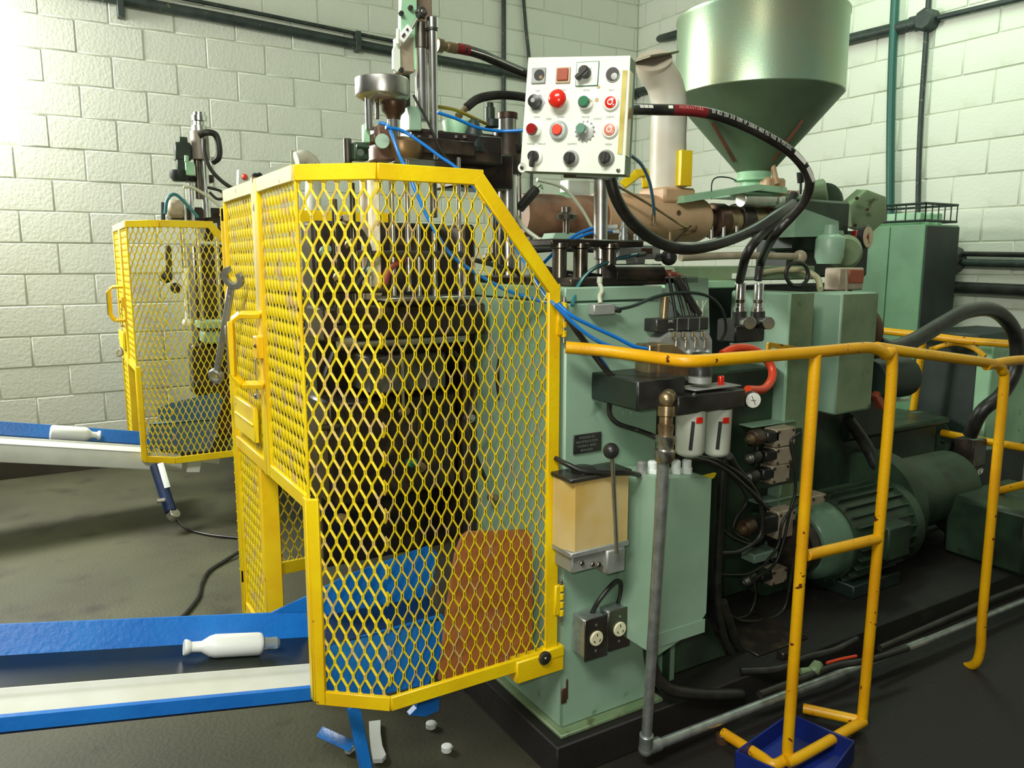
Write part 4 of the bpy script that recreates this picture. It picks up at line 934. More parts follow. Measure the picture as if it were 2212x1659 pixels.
# ================================================================ DECK MECHANICS on top of the column
ZD = 1.336
t = thing('clamp_linkage', 'greasy black linkage and cylinders lying on top of the green column', 'machine part', (1.4, 1.9, ZD))
b = MB(); b.bb((1.20, 1.70, ZD), (1.66, 2.2, ZD+.022), .004); part(t, 'base_plate', b, GREASE)
for x in (1.22, 1.29, 1.39): 
    b = MB(); b.cyl((x, 1.78, ZD+.02), (x, 1.78, ZD+.10), .020); b.cyl((x, 1.78, ZD+.10), (x, 1.78, ZD+.115), .027); part(t, 'upright_cylinder', b, STN)
b = MB(); b.bb((1.18, 1.76, ZD+.105), (1.50, 1.9, ZD+.125), .004); part(t, 'tie_plate', b, GREASE)
b = MB(); b.cyl(at(1320, 592, Y=1.72), at(1425, 592, Y=1.72), .028); b.bb(at(1380, 612, Y=1.74), at(1432, 570, Y=1.74)+V((0, .1, 0)), .004); part(t, 'horizontal_cylinder', b, GREASE)
b = MB(); b.tube([at(1150, 541, Y=2.0), at(1200, 538, Y=2.0), at(1280, 540, Y=2.0), at(1322, 545, Y=2.0)], .009, 10); part(t, 'black_rod', b, BLK)
b = MB(); b.tube([at(1150, 575, Y=2.0), at(1220, 592, Y=1.9), at(1300, 600, Y=1.85)], .012, 10); part(t, 'dark_hose', b, RUB)
t = thing('knurled_post', 'short steel post with round knurled knob on a green flange behind the column', 'machine part', at(1228, 530, Y=2.25))
b = MB(); p = at(1226, 530, Y=2.25); b.prism([at(1188, 530, Y=2.22), at(1268, 530, Y=2.22), at(1258, 503, Y=2.22), at(1200, 503, Y=2.22)], (0, .07, 0)); part(t, 'green_flange', b, GRN)
b = MB(); p = at(1223, 505, Y=2.23); b.lathe(p, (0, 0, 1), [(0, .012), (.045, .012), (.046, .033), (.062, .036), (.066, .030), (.072, .018), (.088, .018), (.09, .012)], 20); part(t, 'knob', b, STN)
t = thing('pneumatic_valve', 'small grey valve block with two upright steel silencers beside the panel pole', 'valve', at(1370, 575, Y=1.85))
b = MB(); b.bb(at(1336, 562, Y=1.83), at(1392, 534, Y=1.83)+V((0, .06, 0)), .003); b.bb(at(1388, 560, Y=1.84), at(1428, 530, Y=1.84)+V((0, .05, 0)), .003); b.bb(at(1374, 570, Y=1.82), at(1395, 556, Y=1.82)+V((0, .05, 0)), .003); part(t, 'body', b, ALU)
b = MB(); b.bb(at(1386, 548, Y=1.826), at(1410, 536, Y=1.826)+V((0, .01, 0)), .001); part(t, 'brown_label', b, RUST)
for x, y in ((1346, 478), (1376, 492)):
    b = MB(); p = at(x, y+55, Y=1.86); b.lathe(p, (0, 0, 1), [(0, .009), (.018, .009), (.019, .014), (.034, .014), (.035, .0115), (.056, .0115), (.058, .007), (.074, .007)], 14); part(t, 'silencer', b, GALV)
b = MB(); b.cyl(at(1312, 491, Y=1.90), at(1334, 490, Y=1.88), .007); b.cyl(at(1326, 500, Y=1.9), at(1336, 500, Y=1.88), .006); part(t, 'push_fitting', b, PLAS)
b = MB(); b.cyl(at(1376, 551, Y=1.80), at(1392, 548, Y=1.82), .007); part(t, 'push_fitting', b, BLK)
b = MB(); b.ball(at(1445, 556, Y=1.75), .024, 18); b.cyl(at(1445, 556, Y=1.75), at(1420, 556, Y=1.85), .012); solo('ball_knob', 'black ball knob beside the grey valve block', 'knob', b, BLK)
b = MB(); b.lathe(at(1436, 600, Y=1.74), at(1480, 597, Y=1.74)-at(1436, 600, Y=1.74), [(0, .018), (.006, .023), (.03, .022), (.033, .017), (.055, .013), (.062, .009)], 16); solo('brown_cone_plug', 'brown oily cone-shaped plug on the column top edge', 'plug', b, mat('red_brown_paint', srgb(130, 60, 40), .35, c2=srgb(70, 40, 26), scale=20))
t = thing('limit_switch', 'small grey roller switch with wire tied to the top of the green column face', 'switch', at(1300, 680, Y=1.62))
b = MB(); b.bb(at(1283, 682, Y=1.62), at(1330, 656, Y=1.62)+V((0, .028, 0)), .003); part(t, 'body', b, ALU)
b = MB(); b.cyl(at(1326, 668, Y=1.63), at(1340, 670, Y=1.63), .008); part(t, 'plug', b, BLK)
b = MB(); b.tube([at(1297, 655, Y=1.63), at(1295, 640, Y=1.64), at(1300, 628, Y=1.645), at(1295, 612, Y=1.66)], .006, 8); b.cyl(at(1295, 612, Y=1.66), at(1296, 598, Y=1.66), .0075); part(t, 'clear_fitting', b, TUBW)
# black gripper with cables next to the chrome column
t = thing('cable_bundle', 'cut black multi-core cable end sticking up right of the chrome column', 'cable', at(1130, 450, Y=2.3))
b = MB(); b.cyl(at(1122, 450, Y=2.3), at(1158, 408, Y=2.3), .017); part(t, 'sheath', b, RUB)
for k in range(4):
    b = MB(); b.tube([at(1154+2*k, 412-2*k, Y=2.3), at(1160+2.5*k, 404-1.5*k, Y=2.29), at(1166+2*k, 399+3*k, Y=2.28)], .003, 6); part(t, 'wire', b, GBT if k % 2 else TUBW)
cab('cream_cable', 'cream cable arching from below the panel to behind the silver fittings', [at(1160, 388, Y=2.3), at(1215, 405, Y=2.3), at(1255, 450, Y=2.3), at(1278, 490, Y=2.3)], .006, TUBW)
cab('cream_cable', 'cream cable slanting down behind the blue tubes beside the chrome column', [at(1110, 455, Y=2.3), at(1130, 490, Y=2.25), at(1168, 520, Y=2.2)], .007, TUBW)

# ================================================================ EXTRUDER
EY = 2.5
def E_(x, y, Y=EY): return at(x, y, Y=Y)
t = thing('extruder', 'horizontal beige extruder barrel running towards the hopper throat', 'extruder', E_(1600, 520))
zc = 1.575
b = MB(); x0 = E_(1120, 480).x; xe = E_(1512, 480).x; xm = E_(1290, 470).x
b.lathe((xm, EY, zc), (1, 0, 0), [(0, .05), (.0, .094), (xe-xm-.03, .094), (xe-xm-.008, .086), (xe-xm, .07)], 30); bc = part(t, 'barrel_cover', b, BEI)
b = MB(); b.lathe(E_(1466, 460, EY-.092), (0, -1, 0), [(0, .011), (.002, .011)], 14); b.lathe(E_(1508, 487, EY-.078), (0, -1, 0), [(0, .008), (.002, .008)], 10); part(bc, 'drain_hole', b, RUST)
b = MB(); b.lathe((x0, EY, zc-.005), (1, 0, 0), [(0, .06), (.0, .078), (xm-x0-.03, .082), (xm-x0, .082)], 28); part(t, 'nozzle_barrel', b, mat('scorched_beige', srgb(170, 130, 100), .5, c2=srgb(110, 74, 54), scale=7))
b = MB(); b.bb(E_(1228, 424), E_(1276, 390)+V((0, .06, 0)), .004); part(t, 'white_junction_block', b, PNL)
b = MB(); b.ball(E_(1218, 435), .05, 16, sq=.7); part(t, 'pale_green_dome', b, GRNL)
# feed zone with bands
segs = [(1512, .052, RUST), (1535, .074, RUST), (1560, .066, BRS), (1585, .076, GREASE), (1612, .068, BRS), (1640, .078, RUST), (1668, .066, BRS), (1690, .07, GREASE)]
for i, (x, r, m) in enumerate(segs[:-1]):
    b = MB(); xa, xb = E_(x, 480).x, E_(segs[i+1][0], 480).x; b.lathe((xa-.004, EY, zc), (1, 0, 0), [(0, r-.01), (.006, r), (xb-xa-.006, r), (xb-xa, r-.01)], 24); part(t, 'heater_band', b, m)
for x in (1536, 1562, 1590):
    b = MB(); b.cyl(E_(x, 516, EY-.06), E_(x, 488, EY-.06), .009); part(t, 'terminal_post', b, CHR)
b = MB(); b.bb((E_(1690, 480).x-.02, EY-.09, 1.45), (E_(1690, 480).x+.36, EY+.1, 1.68), .012); part(t, 'gearbox', b, GRND)
b = MB(); b.prism([E_(1478, 423, EY-.12), E_(1640, 398, EY-.12), E_(1700, 405, EY-.12), E_(1700, 418, EY-.12), E_(1640, 411, EY-.12), E_(1478, 438, EY-.12)], (0, .12, 0)); part(t, 'top_rail', b, GRNL)
b = MB(); b.cyl(E_(1600, 432, EY-.08), E_(1686, 432, EY-.08), .030); b.ball(E_(1672, 434, EY-.08), .034, 14); part(t, 'throat_housing', b, STEEL)
# slanted mint bracket on the right
b = MB(); b.prism([at(1722, 446, Y=2.35), at(1812, 478, Y=2.35), at(1812, 512, Y=2.35), at(1716, 500, Y=2.35)], (0, .1, 0)); b.prism([at(1716, 496, Y=2.33), at(1822, 498, Y=2.33), at(1824, 510, Y=2.33), at(1716, 512, Y=2.33)], (0, .1, 0)); part(t, 'slanted_bracket', b, GRN)
b = MB(); a = at(1790, 430, Y=2.62); c = at(1865, 480, Y=2.35); b.lathe(at(1842, 455, Y=2.6), (-.35, -.85, -.1), [(0, .085), (.05, .108), (.14, .108), (.15, .088)], 6, rot=.3); part(t, 'hexagonal_cover', b, GRNO, 'olive hexagonal gear cover')
b = MB()
for q in ((1850, 428), (1872, 452), (1846, 486)): b.bolt(at(q[0], q[1], Y=2.44), (-.35, -.85, -.1), .009, .008)
part(t, 'cover_bolts', b, RUST)
b = MB(); b.lathe(at(1770, 440, Y=2.75), (-.3, -.9, 0), [(0, .10), (.06, .10), (.07, .08)], 24); part(t, 'belt_pulley', b, GRND)
b = MB(); b.lathe(at(1745, 420, Y=2.7), (.6, -.75, .2), [(0, .06), (.08, .06), (.09, .045)], 20); part(t, 'oil_cap', b, GRNO)
b = MB(); b.cyl(at(1730, 395, Y=2.6), at(1728, 372, Y=2.6), .016); b.cyl(at(1729, 420, Y=2.6), at(1730, 395, Y=2.6), .006); part(t, 'dip_stick', b, BLK)
b = MB(); p = at(1790, 570, Y=2.3); b.lathe(p, (0, 0, 1), [(0, .05), (.03, .062), (.11, .062), (.12, .055), (.13, .035), (.17, .03)], 22); part(t, 'small_motor', b, GRN)
b = MB(); b.lathe(at(1820, 545, Y=2.36), (-.5, -.85, 0), [(0, .075), (.03, .08), (.05, .06)], 22); part(t, 'flange', b, GRNO)
b = MB(); b.bb(at(1700, 600, Y=2.5), at(1880, 500, Y=2.5)+V((0, .2, 0)), .01); part(t, 'gear_housing', b, GRNK)
t = thing('extruder_bed', 'olive and mint green beams carrying the extruder behind the hoses', 'machine frame', at(1600, 630, Y=2.3))
b = MB(); b.bb((at(1455, 600, Y=2.25).x, 2.25, at(0+1500, 608, Y=2.25).z), (at(1760, 600, Y=2.25).x, 2.35, at(1500, 575, Y=2.25).z), .005); part(t, 'olive_beam', b, GRNO)
b = MB(); b.bb((at(1465, 600, Y=2.2).x, 2.2, at(1500, 624, Y=2.2).z), (at(1590, 600, Y=2.2).x, 2.3, at(1500, 607, Y=2.2).z), .004); part(t, 'mint_beam', b, GRNL)
b = MB(); b.tube([at(1470, 556, Y=2.3), at(1600, 552, Y=2.3), at(1720, 554, Y=2.3)], .015, 12); b.ball(at(1728, 555, Y=2.3), .03, 14); part(t, 'tie_rod', b, PINK)
b = MB(); b.bb(at(1600, 604, Y=2.2), at(1640, 590, Y=2.2)+V((0, .05, 0)), .003); b.bb(at(1606, 600, Y=2.15), at(1632, 578, Y=2.15)+V((0, .02, 0)), .003); part(t, 'white_tag', b, PNL)
b = MB(); b.tube([at(1640, 590, Y=2.25), at(1690, 583, Y=2.25), at(1735, 585, Y=2.2), at(1765, 600, Y=2.15), at(1772, 625, Y=2.1)], .013, 10); part(t, 'cream_hose', b, mat('cream_hose', srgb(168, 164, 128), .45))
b = MB(); 
for k in range(9):
    a = k/8*math.pi*2
b.tube([at(1722+24*math.cos(R(a)), 592+26*math.sin(R(a)), Y=2.17) for a in range(0, 380, 30)], .008, 8); part(t, 'coiled_cable', b, RUB)
b = MB(); b.bb(at(1812, 628, Y=2.2), at(1868, 578, Y=2.2)+V((0, .08, 0)), .006); b.cyl(at(1828, 640, Y=2.18), at(1828, 580, Y=2.18), .006); part(t, 'terminal_cover', b, PINK)
b = MB(); b.bb(at(1835, 612, Y=2.195), at(1868, 582, Y=2.195)+V((0, .01, 0)), .004); part(t, 'brown_label', b, AMB)
b = MB(); b.bb((at(1480, 600, Y=2.3).x, 2.36, .9), (at(1712, 600, Y=2.3).x+.5, 2.5, 1.30), .005); part(t, 'dark_void_fill', b, GRNK, 'dark sheet standing in for the shaded gap below the beams')  # dark sheet put where the open gap is only shaded
# duct
t = thing('blower_duct', 'white-beige vertical duct with bent top rising from the barrel cover', 'duct', E_(1440, 440))
bx = E_(1440, 410).x; zt_ = E_(1440, 225).z; zb_ = zc+.07
b = MB(); b.tube([(bx, EY, zb_), (bx, EY, zb_+.1), (bx, EY, zt_-.1), (bx, EY, zt_), (bx-.03, EY, zt_+.08), (bx-.08, EY, zt_+.13), (bx-.10, EY-.015, zt_+.155)], .072, 24, res=5); part(t, 'pipe', b, DUCT)
b = MB(); b.box((bx-.10, EY, zt_+.165), (.15, .16, .008), Matrix.Rotation(R(-14), 3, 'Y'), .002); part(t, 'cap_plate', b, mat('tarnished_plate', srgb(120, 118, 96), .4, .4))
b = MB(); b.bb((bx-.085, EY-.085, zb_-.01), (bx+.085, EY+.08, zb_+.05), .01); part(t, 'base_collar', b, BEI)
b = MB(); b.bb((E_(1458, 440, EY-.07).x, EY-.10, E_(1470, 402, EY-.08).z), (E_(1474, 440, EY-.07).x+.02, EY-.06, E_(1470, 325, EY-.08).z), .002); part(t, 'yellow_bracket', b, YEL)
pipe('conduit_riser', 'teal pipe rising behind the yellow bracket beside the white duct', [at(1472, 405, Y=2.6), at(1472, 240, Y=2.6)], .021, TEAL, cat='pipe')
t = thing('yellow_lever', 'bent yellow bracket between the button panel and the white duct', 'bracket', at(1385, 405, Y=2.4))
b = MB(); b.bar(at(1345, 400, Y=2.4), at(1378, 375, Y=2.4), .032, .02, (-.5, -.8, .2)); b.bar(at(1372, 376, Y=2.4), at(1400, 372, Y=2.4), .03, .02, (-.5, -.8, .2)); b.bar(at(1394, 372, Y=2.4), at(1396, 406, Y=2.4), .03, .02, (-.5, -.8, .2)); part(t, 'bracket_bar', b, YEL)
bl('pale blue tube dropping from the panel side to the barrel fitting', [(1362, 335, 2.1), (1385, 355, 2.15), (1402, 390, 2.2), (1410, 430, 2.25), (1413, 462, 2.3)], .006, mat('faded_blue_tube', srgb(88, 130, 160), .3))
t = thing('barrel_fittings', 'small brass fittings and wires on the front of the beige barrel', 'fitting', at(1430, 520, Y=2.34))
for (x, y0_, y1_) in ((1412, 462, 488), (1447, 500, 525)):
    b = MB(); b.cyl(at(x, y1_, Y=2.34), at(x, y0_, Y=2.34), .008); b.bolt(at(x, y1_, Y=2.34), (0, 0, 1), .012, .012); part(t, 'fitting', b, BRS)
b = MB(); b.tube([at(1330, 400, Y=2.36), at(1400, 440, Y=2.34), at(1470, 485, Y=2.34), at(1485, 493, Y=2.35), at(1455, 500, Y=2.35)], .005, 6); part(t, 'wire', b, BRS)
b = MB(); b.tube([at(1492, 488, Y=2.36), at(1470, 508, Y=2.35), at(1440, 540, Y=2.34)], .004, 6); part(t, 'wire', b, GREASE)
# hopper
HX = at(1637, 210, Y=2.5).x
t = thing('material_hopper', 'large round green-tinted metal hopper with a cone bottom', 'hopper', (HX, EY, 1.73))
zr = 2.105
b = MB(); b.lathe((HX, EY, 0), (0, 0, 1), [(zr, .350), (zr+.004, .354), (2.415, .354), (2.42, .358), (2.432, .358), (2.435, .352), (2.435, .34), (zr+.01, .34)], 64); part(t, 'drum', b, HOPM)
b = MB(); b.lathe((HX, EY, 0), (0, 0, 1), [(1.79, .075), (zr, .349)], 64); cn = part(t, 'cone', b, HOPC)
for (xa, ya, xb, yb) in ((1540, 262, 1590, 348), (1732, 258, 1668, 345)):
    b = MB(); 
    def oncone(x, y):
        r = ray(x, y); # intersect with cone
        best = None
        for k in range(400):
            tt = 2.8+k*.002; p = CP+r*tt; rad = math.hypot(p.x-HX, p.y-EY); rc = .075+(p.z-1.79)/(zr-1.79)*.274
            if rad < rc: return p
        return CP+r*3.2
    a, c = oncone(xa, ya), oncone(xb, yb); b.bar(a, c, .026, .006, (CP-a)); part(cn, 'seam_strap', b, mat('rusty_strap', srgb(112, 66, 46), .5, c2=srgb(70, 62, 40), scale=12))
b = MB(); b.lathe((HX, EY, 1.70), (0, 0, 1), [(0, .085), (.012, .085), (.012, .06), (.05, .06), (.052, .085), (.062, .085), (.062, .07), (.092, .074)], 24)
nk = part(t, 'neck', b, GRNL)
b = MB(); b.bb((HX-.03, EY-.105, 1.70), (HX+.09, EY-.05, 1.76), .01); b.cyl((HX+.02, EY-.11, 1.73), (HX+.02, EY-.08, 1.82), .012); b.box((HX+.11, EY-.06, 1.70), (.12, .10, .02), None, .004); part(t, 'slide_gate', b, BEI, 'cream brown slide gate')
b = MB(); b.bb((HX-.16, EY-.1, 1.675), (HX+.2, EY+.1, 1.695), .004); part(t, 'mount_plate', b, GRNL)
pipe('thin_wire', 'thin wire loop left of the hopper neck', [at(1537, 430, Y=2.4), at(1538, 395, Y=2.4), at(1550, 383, Y=2.4), at(1575, 384, Y=2.4), at(1590, 390, Y=2.42)], .0028, GRNK, cat='wire')
t = thing('pressure_gauge', 'round aged pressure gauge with red stem left of the control cabinet', 'gauge', at(1872, 540, Y=2.35))
c = at(1874, 512, Y=2.35); g = V((-.2, -.95, .05)).normalized(); g = (g*.7+V((.35, -.6, 0))).normalized()
b = MB(); b.lathe(c-g*.03, g, [(0, .045), (.004, .056), (.028, .056), (.032, .052)], 28); ga = part(t, 'case', b, BLK)
b = MB(); b.lathe(c+g*.003, g, [(0, .049), (.001, .049)], 28); part(ga, 'dial', b, DIALT)
b = MB(); M = Matrix((g.cross(V((0, 0, 1))).normalized(), g, V((0, 0, 1)))).transposed(); b.box(c+g*.007+V((0, 0, -.005)), (.004, .001, .05), M @ Matrix.Rotation(R(12), 3, 'Y'), 0); part(ga, 'needle', b, BLK)
b = MB(); p = at(1850, 512, Y=2.38); b.cyl(p-V((0, 0, .03)), p+V((0, 0, .03)), .02); b.cyl(p, c, .014); part(t, 'stem', b, DRED)

# ================================================================ TOWERS behind
def tower(name, label, x0, x1, y0, y1, z0, z1, m, m2=None):
    t = thing(name, label, 'machine housing', ((x0+x1)/2, y0, z0)); b = MB(); b.bb((x0, y0, z0), (x1, y1, z1), .008); part(t, 'housing', b, m)
    if m2: b = MB(); b.bb((x0+.004, y0-.003, z0+.01), (x1-.004, y0+.001, z1-.004), .002); part(t, 'front_panel', b, m2)
    return t
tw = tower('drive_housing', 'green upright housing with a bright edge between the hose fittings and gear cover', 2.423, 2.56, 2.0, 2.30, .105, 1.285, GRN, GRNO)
b = MB(); b.cyl((2.422, 1.998, .5), (2.422, 1.998, 1.285), .004); part(tw, 'edge_bead', b, GRNL)
tw = tower('gear_cover', 'two-faced green gear cover, dark on the left and olive on the right, behind the rail', 2.66, 2.885, 1.95, 2.12, .80, 1.28, GRN, GRNO)
b = MB(); b.lathe((2.887, 2.05, 1.12), (1, 0, 0), [(0, .09), (.02, .10), (.05, .10), (.055, .08)], 24); part(tw, 'side_pulley', b, RUST, 'dark brown pulley at the right side')
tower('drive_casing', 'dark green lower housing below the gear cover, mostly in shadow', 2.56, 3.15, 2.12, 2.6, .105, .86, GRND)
t = thing('control_cabinet', 'tall green floor cabinet by the right wall with a black cage-like tray on top', 'cabinet', (4.5, 2.85, 0))
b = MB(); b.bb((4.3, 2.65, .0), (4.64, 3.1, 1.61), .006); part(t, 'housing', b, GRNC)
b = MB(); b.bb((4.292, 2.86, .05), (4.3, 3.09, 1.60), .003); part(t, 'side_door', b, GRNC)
b = MB(); b.bb((4.31, 2.642, .03), (4.63, 2.65, 1.60), .003); part(t, 'front_door', b, GRNK, 'front door coloured dark for its shaded side')  # darker green imitates the shade on this side of the cabinet
b = MB()
zt1, zt2 = 1.63, 1.725
for z in (zt1, zt2): b.tube([(4.31, 2.66, z), (4.31, 3.08, z), (4.62, 3.08, z), (4.62, 2.66, z), (4.31, 2.66, z)], .008, 6, raw=True)
for k in range(8): b.cyl((4.31, 2.66+k*.06, zt1), (4.31, 2.66+k*.06, zt2), .004, n=6)
for k in range(6): b.cyl((4.31+k*.062, 2.66, zt1), (4.31+k*.062, 2.66, zt2), .004, n=6)
part(t, 'wire_tray', b, GRNK)
b = MB()
for k in range(3): b.bb((4.36+k*.09, 2.72, 1.61), (4.40+k*.09, 2.98, 1.68), .004)
part(t, 'ceramic_terminals', b, GRNL)
# rear machine: copied press head plus own panel and duct
# ================================================================ REAR MACHINE details
t = thing('press_head', 'smaller-looking press head of the rear machine with chrome top cap', 'press head', at(430, 500, Y=4.85))
RY = 4.85; Rr = lambda x, y, Y=RY: at(x, y, Y=Y); dR = 4.45
def rv(x, ya, yb, rpx, m, name, Y=RY, n=16):
    b = MB(); p = Rr(x, ya, Y); b.cyl(V((p.x, p.y, Rr(x, yb, Y).z)), p, rpx*dR/FPX, n=n); return part(t, name, b, m)
rv(430, 243, 250, 13, CHR, 'cap'); rv(430, 250, 262, 16, CHR, 'cap_ring'); rv(429, 262, 272, 11, STEEL, 'neck'); rv(430, 272, 284, 16, STEEL, 'gland')
rv(430, 284, 345, 19, mat('grey_pink_casting', srgb(140, 132, 118), .5, .2), 'cylinder_body'); rv(440, 340, 470, 9, CHR, 'guide_rod'); rv(425, 340, 430, 7, STN, 'piston_rod'); rv(412, 395, 480, 5, CHR, 'spindle'); rv(398, 430, 480, 4, STEEL, 'stop_rod')
b = MB(); b.bb(Rr(380, 345, RY-.05), Rr(412, 308, RY-.05)+V((0, .08, 0)), .006); b.bb(Rr(388, 310, RY-.05), Rr(405, 296, RY-.05)+V((0, .06, 0)), .004); b.bb(Rr(384, 372, RY-.05), Rr(398, 344, RY-.05)+V((0, .06, 0)), .004); part(t, 'valve_block', b, GRND)
b = MB(); b.bb(Rr(402, 378, RY-.08), Rr(420, 350, RY-.08)+V((0, .05, 0)), .004); b.cyl(Rr(403, 350, RY-.07), Rr(403, 336, RY-.07), .012); part(t, 'pale_bracket', b, GRNL)
b = MB(); b.lathe(Rr(388, 392, RY-.03), (0, 0, 1), [(0, .035), (.02, .05), (.06, .05)], 16); part(t, 'drum', b, GRNK)
b = MB(); b.bb(Rr(405, 392), Rr(462, 378)+V((0, .1, 0)), .006); part(t, 'cross_plate', b, GREASE)
b = MB(); b.bb(Rr(372, 474), Rr(500, 450)+V((0, .2, 0)), .01); b.bb(Rr(445, 520), Rr(500, 455)+V((0, .2, 0)), .02); part(t, 'carriage', b, GREASE)
b = MB(); b.bb(Rr(364, 470, RY-.02), Rr(400, 432, RY-.02)+V((0, .08, 0)), .02); part(t, 'heater_block', b, PINK)
b = MB(); b.cyl(Rr(352, 480, RY-.1), Rr(352, 437, RY-.1), .012); part(t, 'stub_rod', b, GRNK)
pipe('hydraulic_hose', 'black hose looping at the top of the rear press head', [Rr(430, 292, RY-.12), Rr(448, 286, RY-.14), Rr(466, 292, RY-.14), Rr(473, 318, RY-.14), Rr(472, 340, RY-.13), Rr(460, 350, RY-.1)], .018, RUB, cat='hose')
pipe('hydraulic_hose', 'thin black hose trailing down right from the rear press head to the door frame', [Rr(440, 300, RY-.15), Rr(442, 330, RY-.15), Rr(455, 365, RY-.15), Rr(480, 392, RY-.15), Rr(510, 412, RY-.15)], .011, RUB, cat='hose')
cab('cream_cable', 'cream cable arching down from the rear press head', [Rr(396, 404, RY-.2), Rr(415, 405, RY-.2), Rr(450, 425, RY-.2), Rr(480, 450, RY-.2), Rr(505, 475, RY-.2)], .009, TUBW)
cab('green_cable', 'green tube arching at the left of the rear press head', [Rr(357, 462, RY-.2), Rr(362, 430, RY-.2), Rr(378, 420, RY-.2), Rr(400, 438, RY-.2), Rr(428, 470, RY-.2)], .009, TUBT)
cab('black_cable', 'pair of dark cable loops right of the rear press head', [Rr(448, 405, RY-.1), Rr(475, 412, RY-.1), Rr(488, 425, RY-.1), Rr(470, 430, RY-.1), Rr(452, 415, RY-.1)], .008)
# rear panel
PY = 4.35
t = thing('button_panel', 'white control panel of the rear machine with an orange lamp, behind the yellow post', 'control panel', at(560, 400, Y=PY))
b = MB(); b.prism([at(515, 398, Y=PY), at(516, 366, Y=PY), at(605, 360, Y=PY), at(605, 398, Y=PY)], (0, .05, 0)); part(t, 'enclosure', b, PNL)
b = MB(); b.cyl(V((.98, PY+.03, 0)), V((.98, PY+.03, 1.78)), .02); part(t, 'pole', b, STEEL)
for (x, y, m) in ((528, 382, ORB), (551, 380, BLK), (560, 379, BLK)):
    b = MB(); c = at(x, y, Y=PY-.002); b.lathe(c, (0, -1, 0), [(0, .016), (.006, .016), (.02, .010)], 14); part(t, 'push_button', b, m)
t = thing('blower_duct', 'grey duct outlet plate of the rear machine above the yellow door corner', 'duct', at(655, 372, Y=5.1))
b = MB(); b.prism([at(629, 365, Y=5.1), at(629, 325, Y=5.1), at(668, 326, Y=5.1), at(669, 350, Y=5.1), at(650, 365, Y=5.1)], (0, .012, 0)); part(t, 'cap_plate', b, mat('grey_green_plate', srgb(150, 160, 140), .45, .3))
b = MB(); b.tube([at(640, 345, Y=5.05), at(660, 342, Y=5.05), at(673, 360, Y=5.05), at(676, 420, Y=5.05), V((1.42, 5.05, .02))], .05, 16); part(t, 'pipe', b, DUCT)
# inside rear guard: simple tooling
t = thing('mould_station', 'dark tooling rods and pale bracket seen through the rear guard mesh', 'machine part', (.85, 4.9, .3))
b = MB(); b.bb((1.0, 4.75, .1), (1.4, 5.3, 1.25), .01); part(t, 'column_housing', b, GRND)
for x in (.72, .80, .90, .98):
    b = MB(); b.cyl((x, 4.8, 1.05), (x, 4.8, 1.62), .012); part(t, 'chrome_rod', b, CHR)
b = MB(); b.bb((.78, 4.75, 1.02), (1.05, 4.95, 1.06), .004); b.bb((.80, 4.78, .93), (1.0, 4.95, 1.0), .01); part(t, 'mould_plate', b, GRN)
b = MB(); b.bb((.80, 4.98, .5), (1.08, 5.2, 1.5), .01); b.bb((.74, 4.85, .62), (1.0, 5.0, .92), .01); part(t, 'dark_backdrop', b, GREASE)  # added dark bodies that keep the rear interior dark
b = MB(); b.bb((.86, 4.85, .35), (1.08, 5.1, .8), .01); part(t, 'lower_block', b, RUST)
b = MB(); b.cyl(at(403, 580, Y=4.6), at(399, 625, Y=4.6), .014); b.cyl(at(397, 590, Y=4.6), at(404, 690, Y=4.6), .008); b.ball(at(404, 697, Y=4.6), .026, 12); part(t, 'white_lever', b, PLAS)
b = MB(); b.bar(at(363, 530, Y=4.65), at(366, 600, Y=4.65), .03, .02, (0, -1, 0)); b.ball(at(358, 598, Y=4.65), .035, 12); b.ball(at(380, 622, Y=4.65), .03, 12); part(t, 'dark_clamp', b, BLK)

# ================================================================ MOULD STATION behind the near door
t = thing('mould_station', 'chrome rods, plates and cylinders of the mould station behind the near door mesh', 'mould station', (.85, 2.2, .5))
MY = 2.02
def M_(x, y, Y=MY): return at(x, y, Y=Y)
def mv(x, ya, yb, rpx, m, name, Y=MY):
    b = MB(); p = M_(x, ya, Y); b.cyl(V((p.x, p.y, M_(x, yb, Y).z)), p, rpx*2.1/FPX, n=18); return part(t, name, b, m)
for (x, ya, yb, r, m) in ((845, 375, 640, 6, CHR), (878, 345, 630, 6, CHR), (903, 460, 640, 5, CHR), (938, 500, 640, 6, CHR), (990, 340, 640, 5, CHR), (760, 395, 660, 6, STN), (722, 430, 700, 6, STN), (935, 380, 470, 9, STN)):
    mv(x, ya, yb, r, m, 'guide_rod')
b = MB(); b.bb((M_(790, 700, MY+.05).x, MY+.05, M_(790, 650).z), (M_(826, 700, MY+.05).x, MY+.07, M_(826, 375).z), .003); part(t, 'pale_plate', b, PINK, 'tall pale grey plate')
b = MB(); b.bb((M_(806, 700, MY).x, MY, M_(806, 640).z), (M_(828, 700, MY).x, MY+.02, M_(828, 385).z), .004); part(t, 'cream_strip', b, mat('cream_strip', srgb(232, 222, 190), .35), 'bright cream upright strip')
b = MB(); b.tube([M_(872, 560), M_(850, 572), M_(836, 590), M_(830, 615)], .011, 10); part(t, 'rust_red_hose', b, mat('rust_red_hose', srgb(142, 66, 50), .5))
b = MB(); b.bb((M_(830, 700).x, MY-.03, M_(830, 652).z), (M_(1010, 700).x, MY+.1, M_(1010, 638).z), .003); part(t, 'upper_plate', b, STEEL)
b = MB(); b.bb((M_(700, 700).x, MY+.0, M_(700, 740).z), (M_(1050, 700).x, MY+.16, M_(1050, 655).z), .006); part(t, 'mould_platen', b, GREASE)
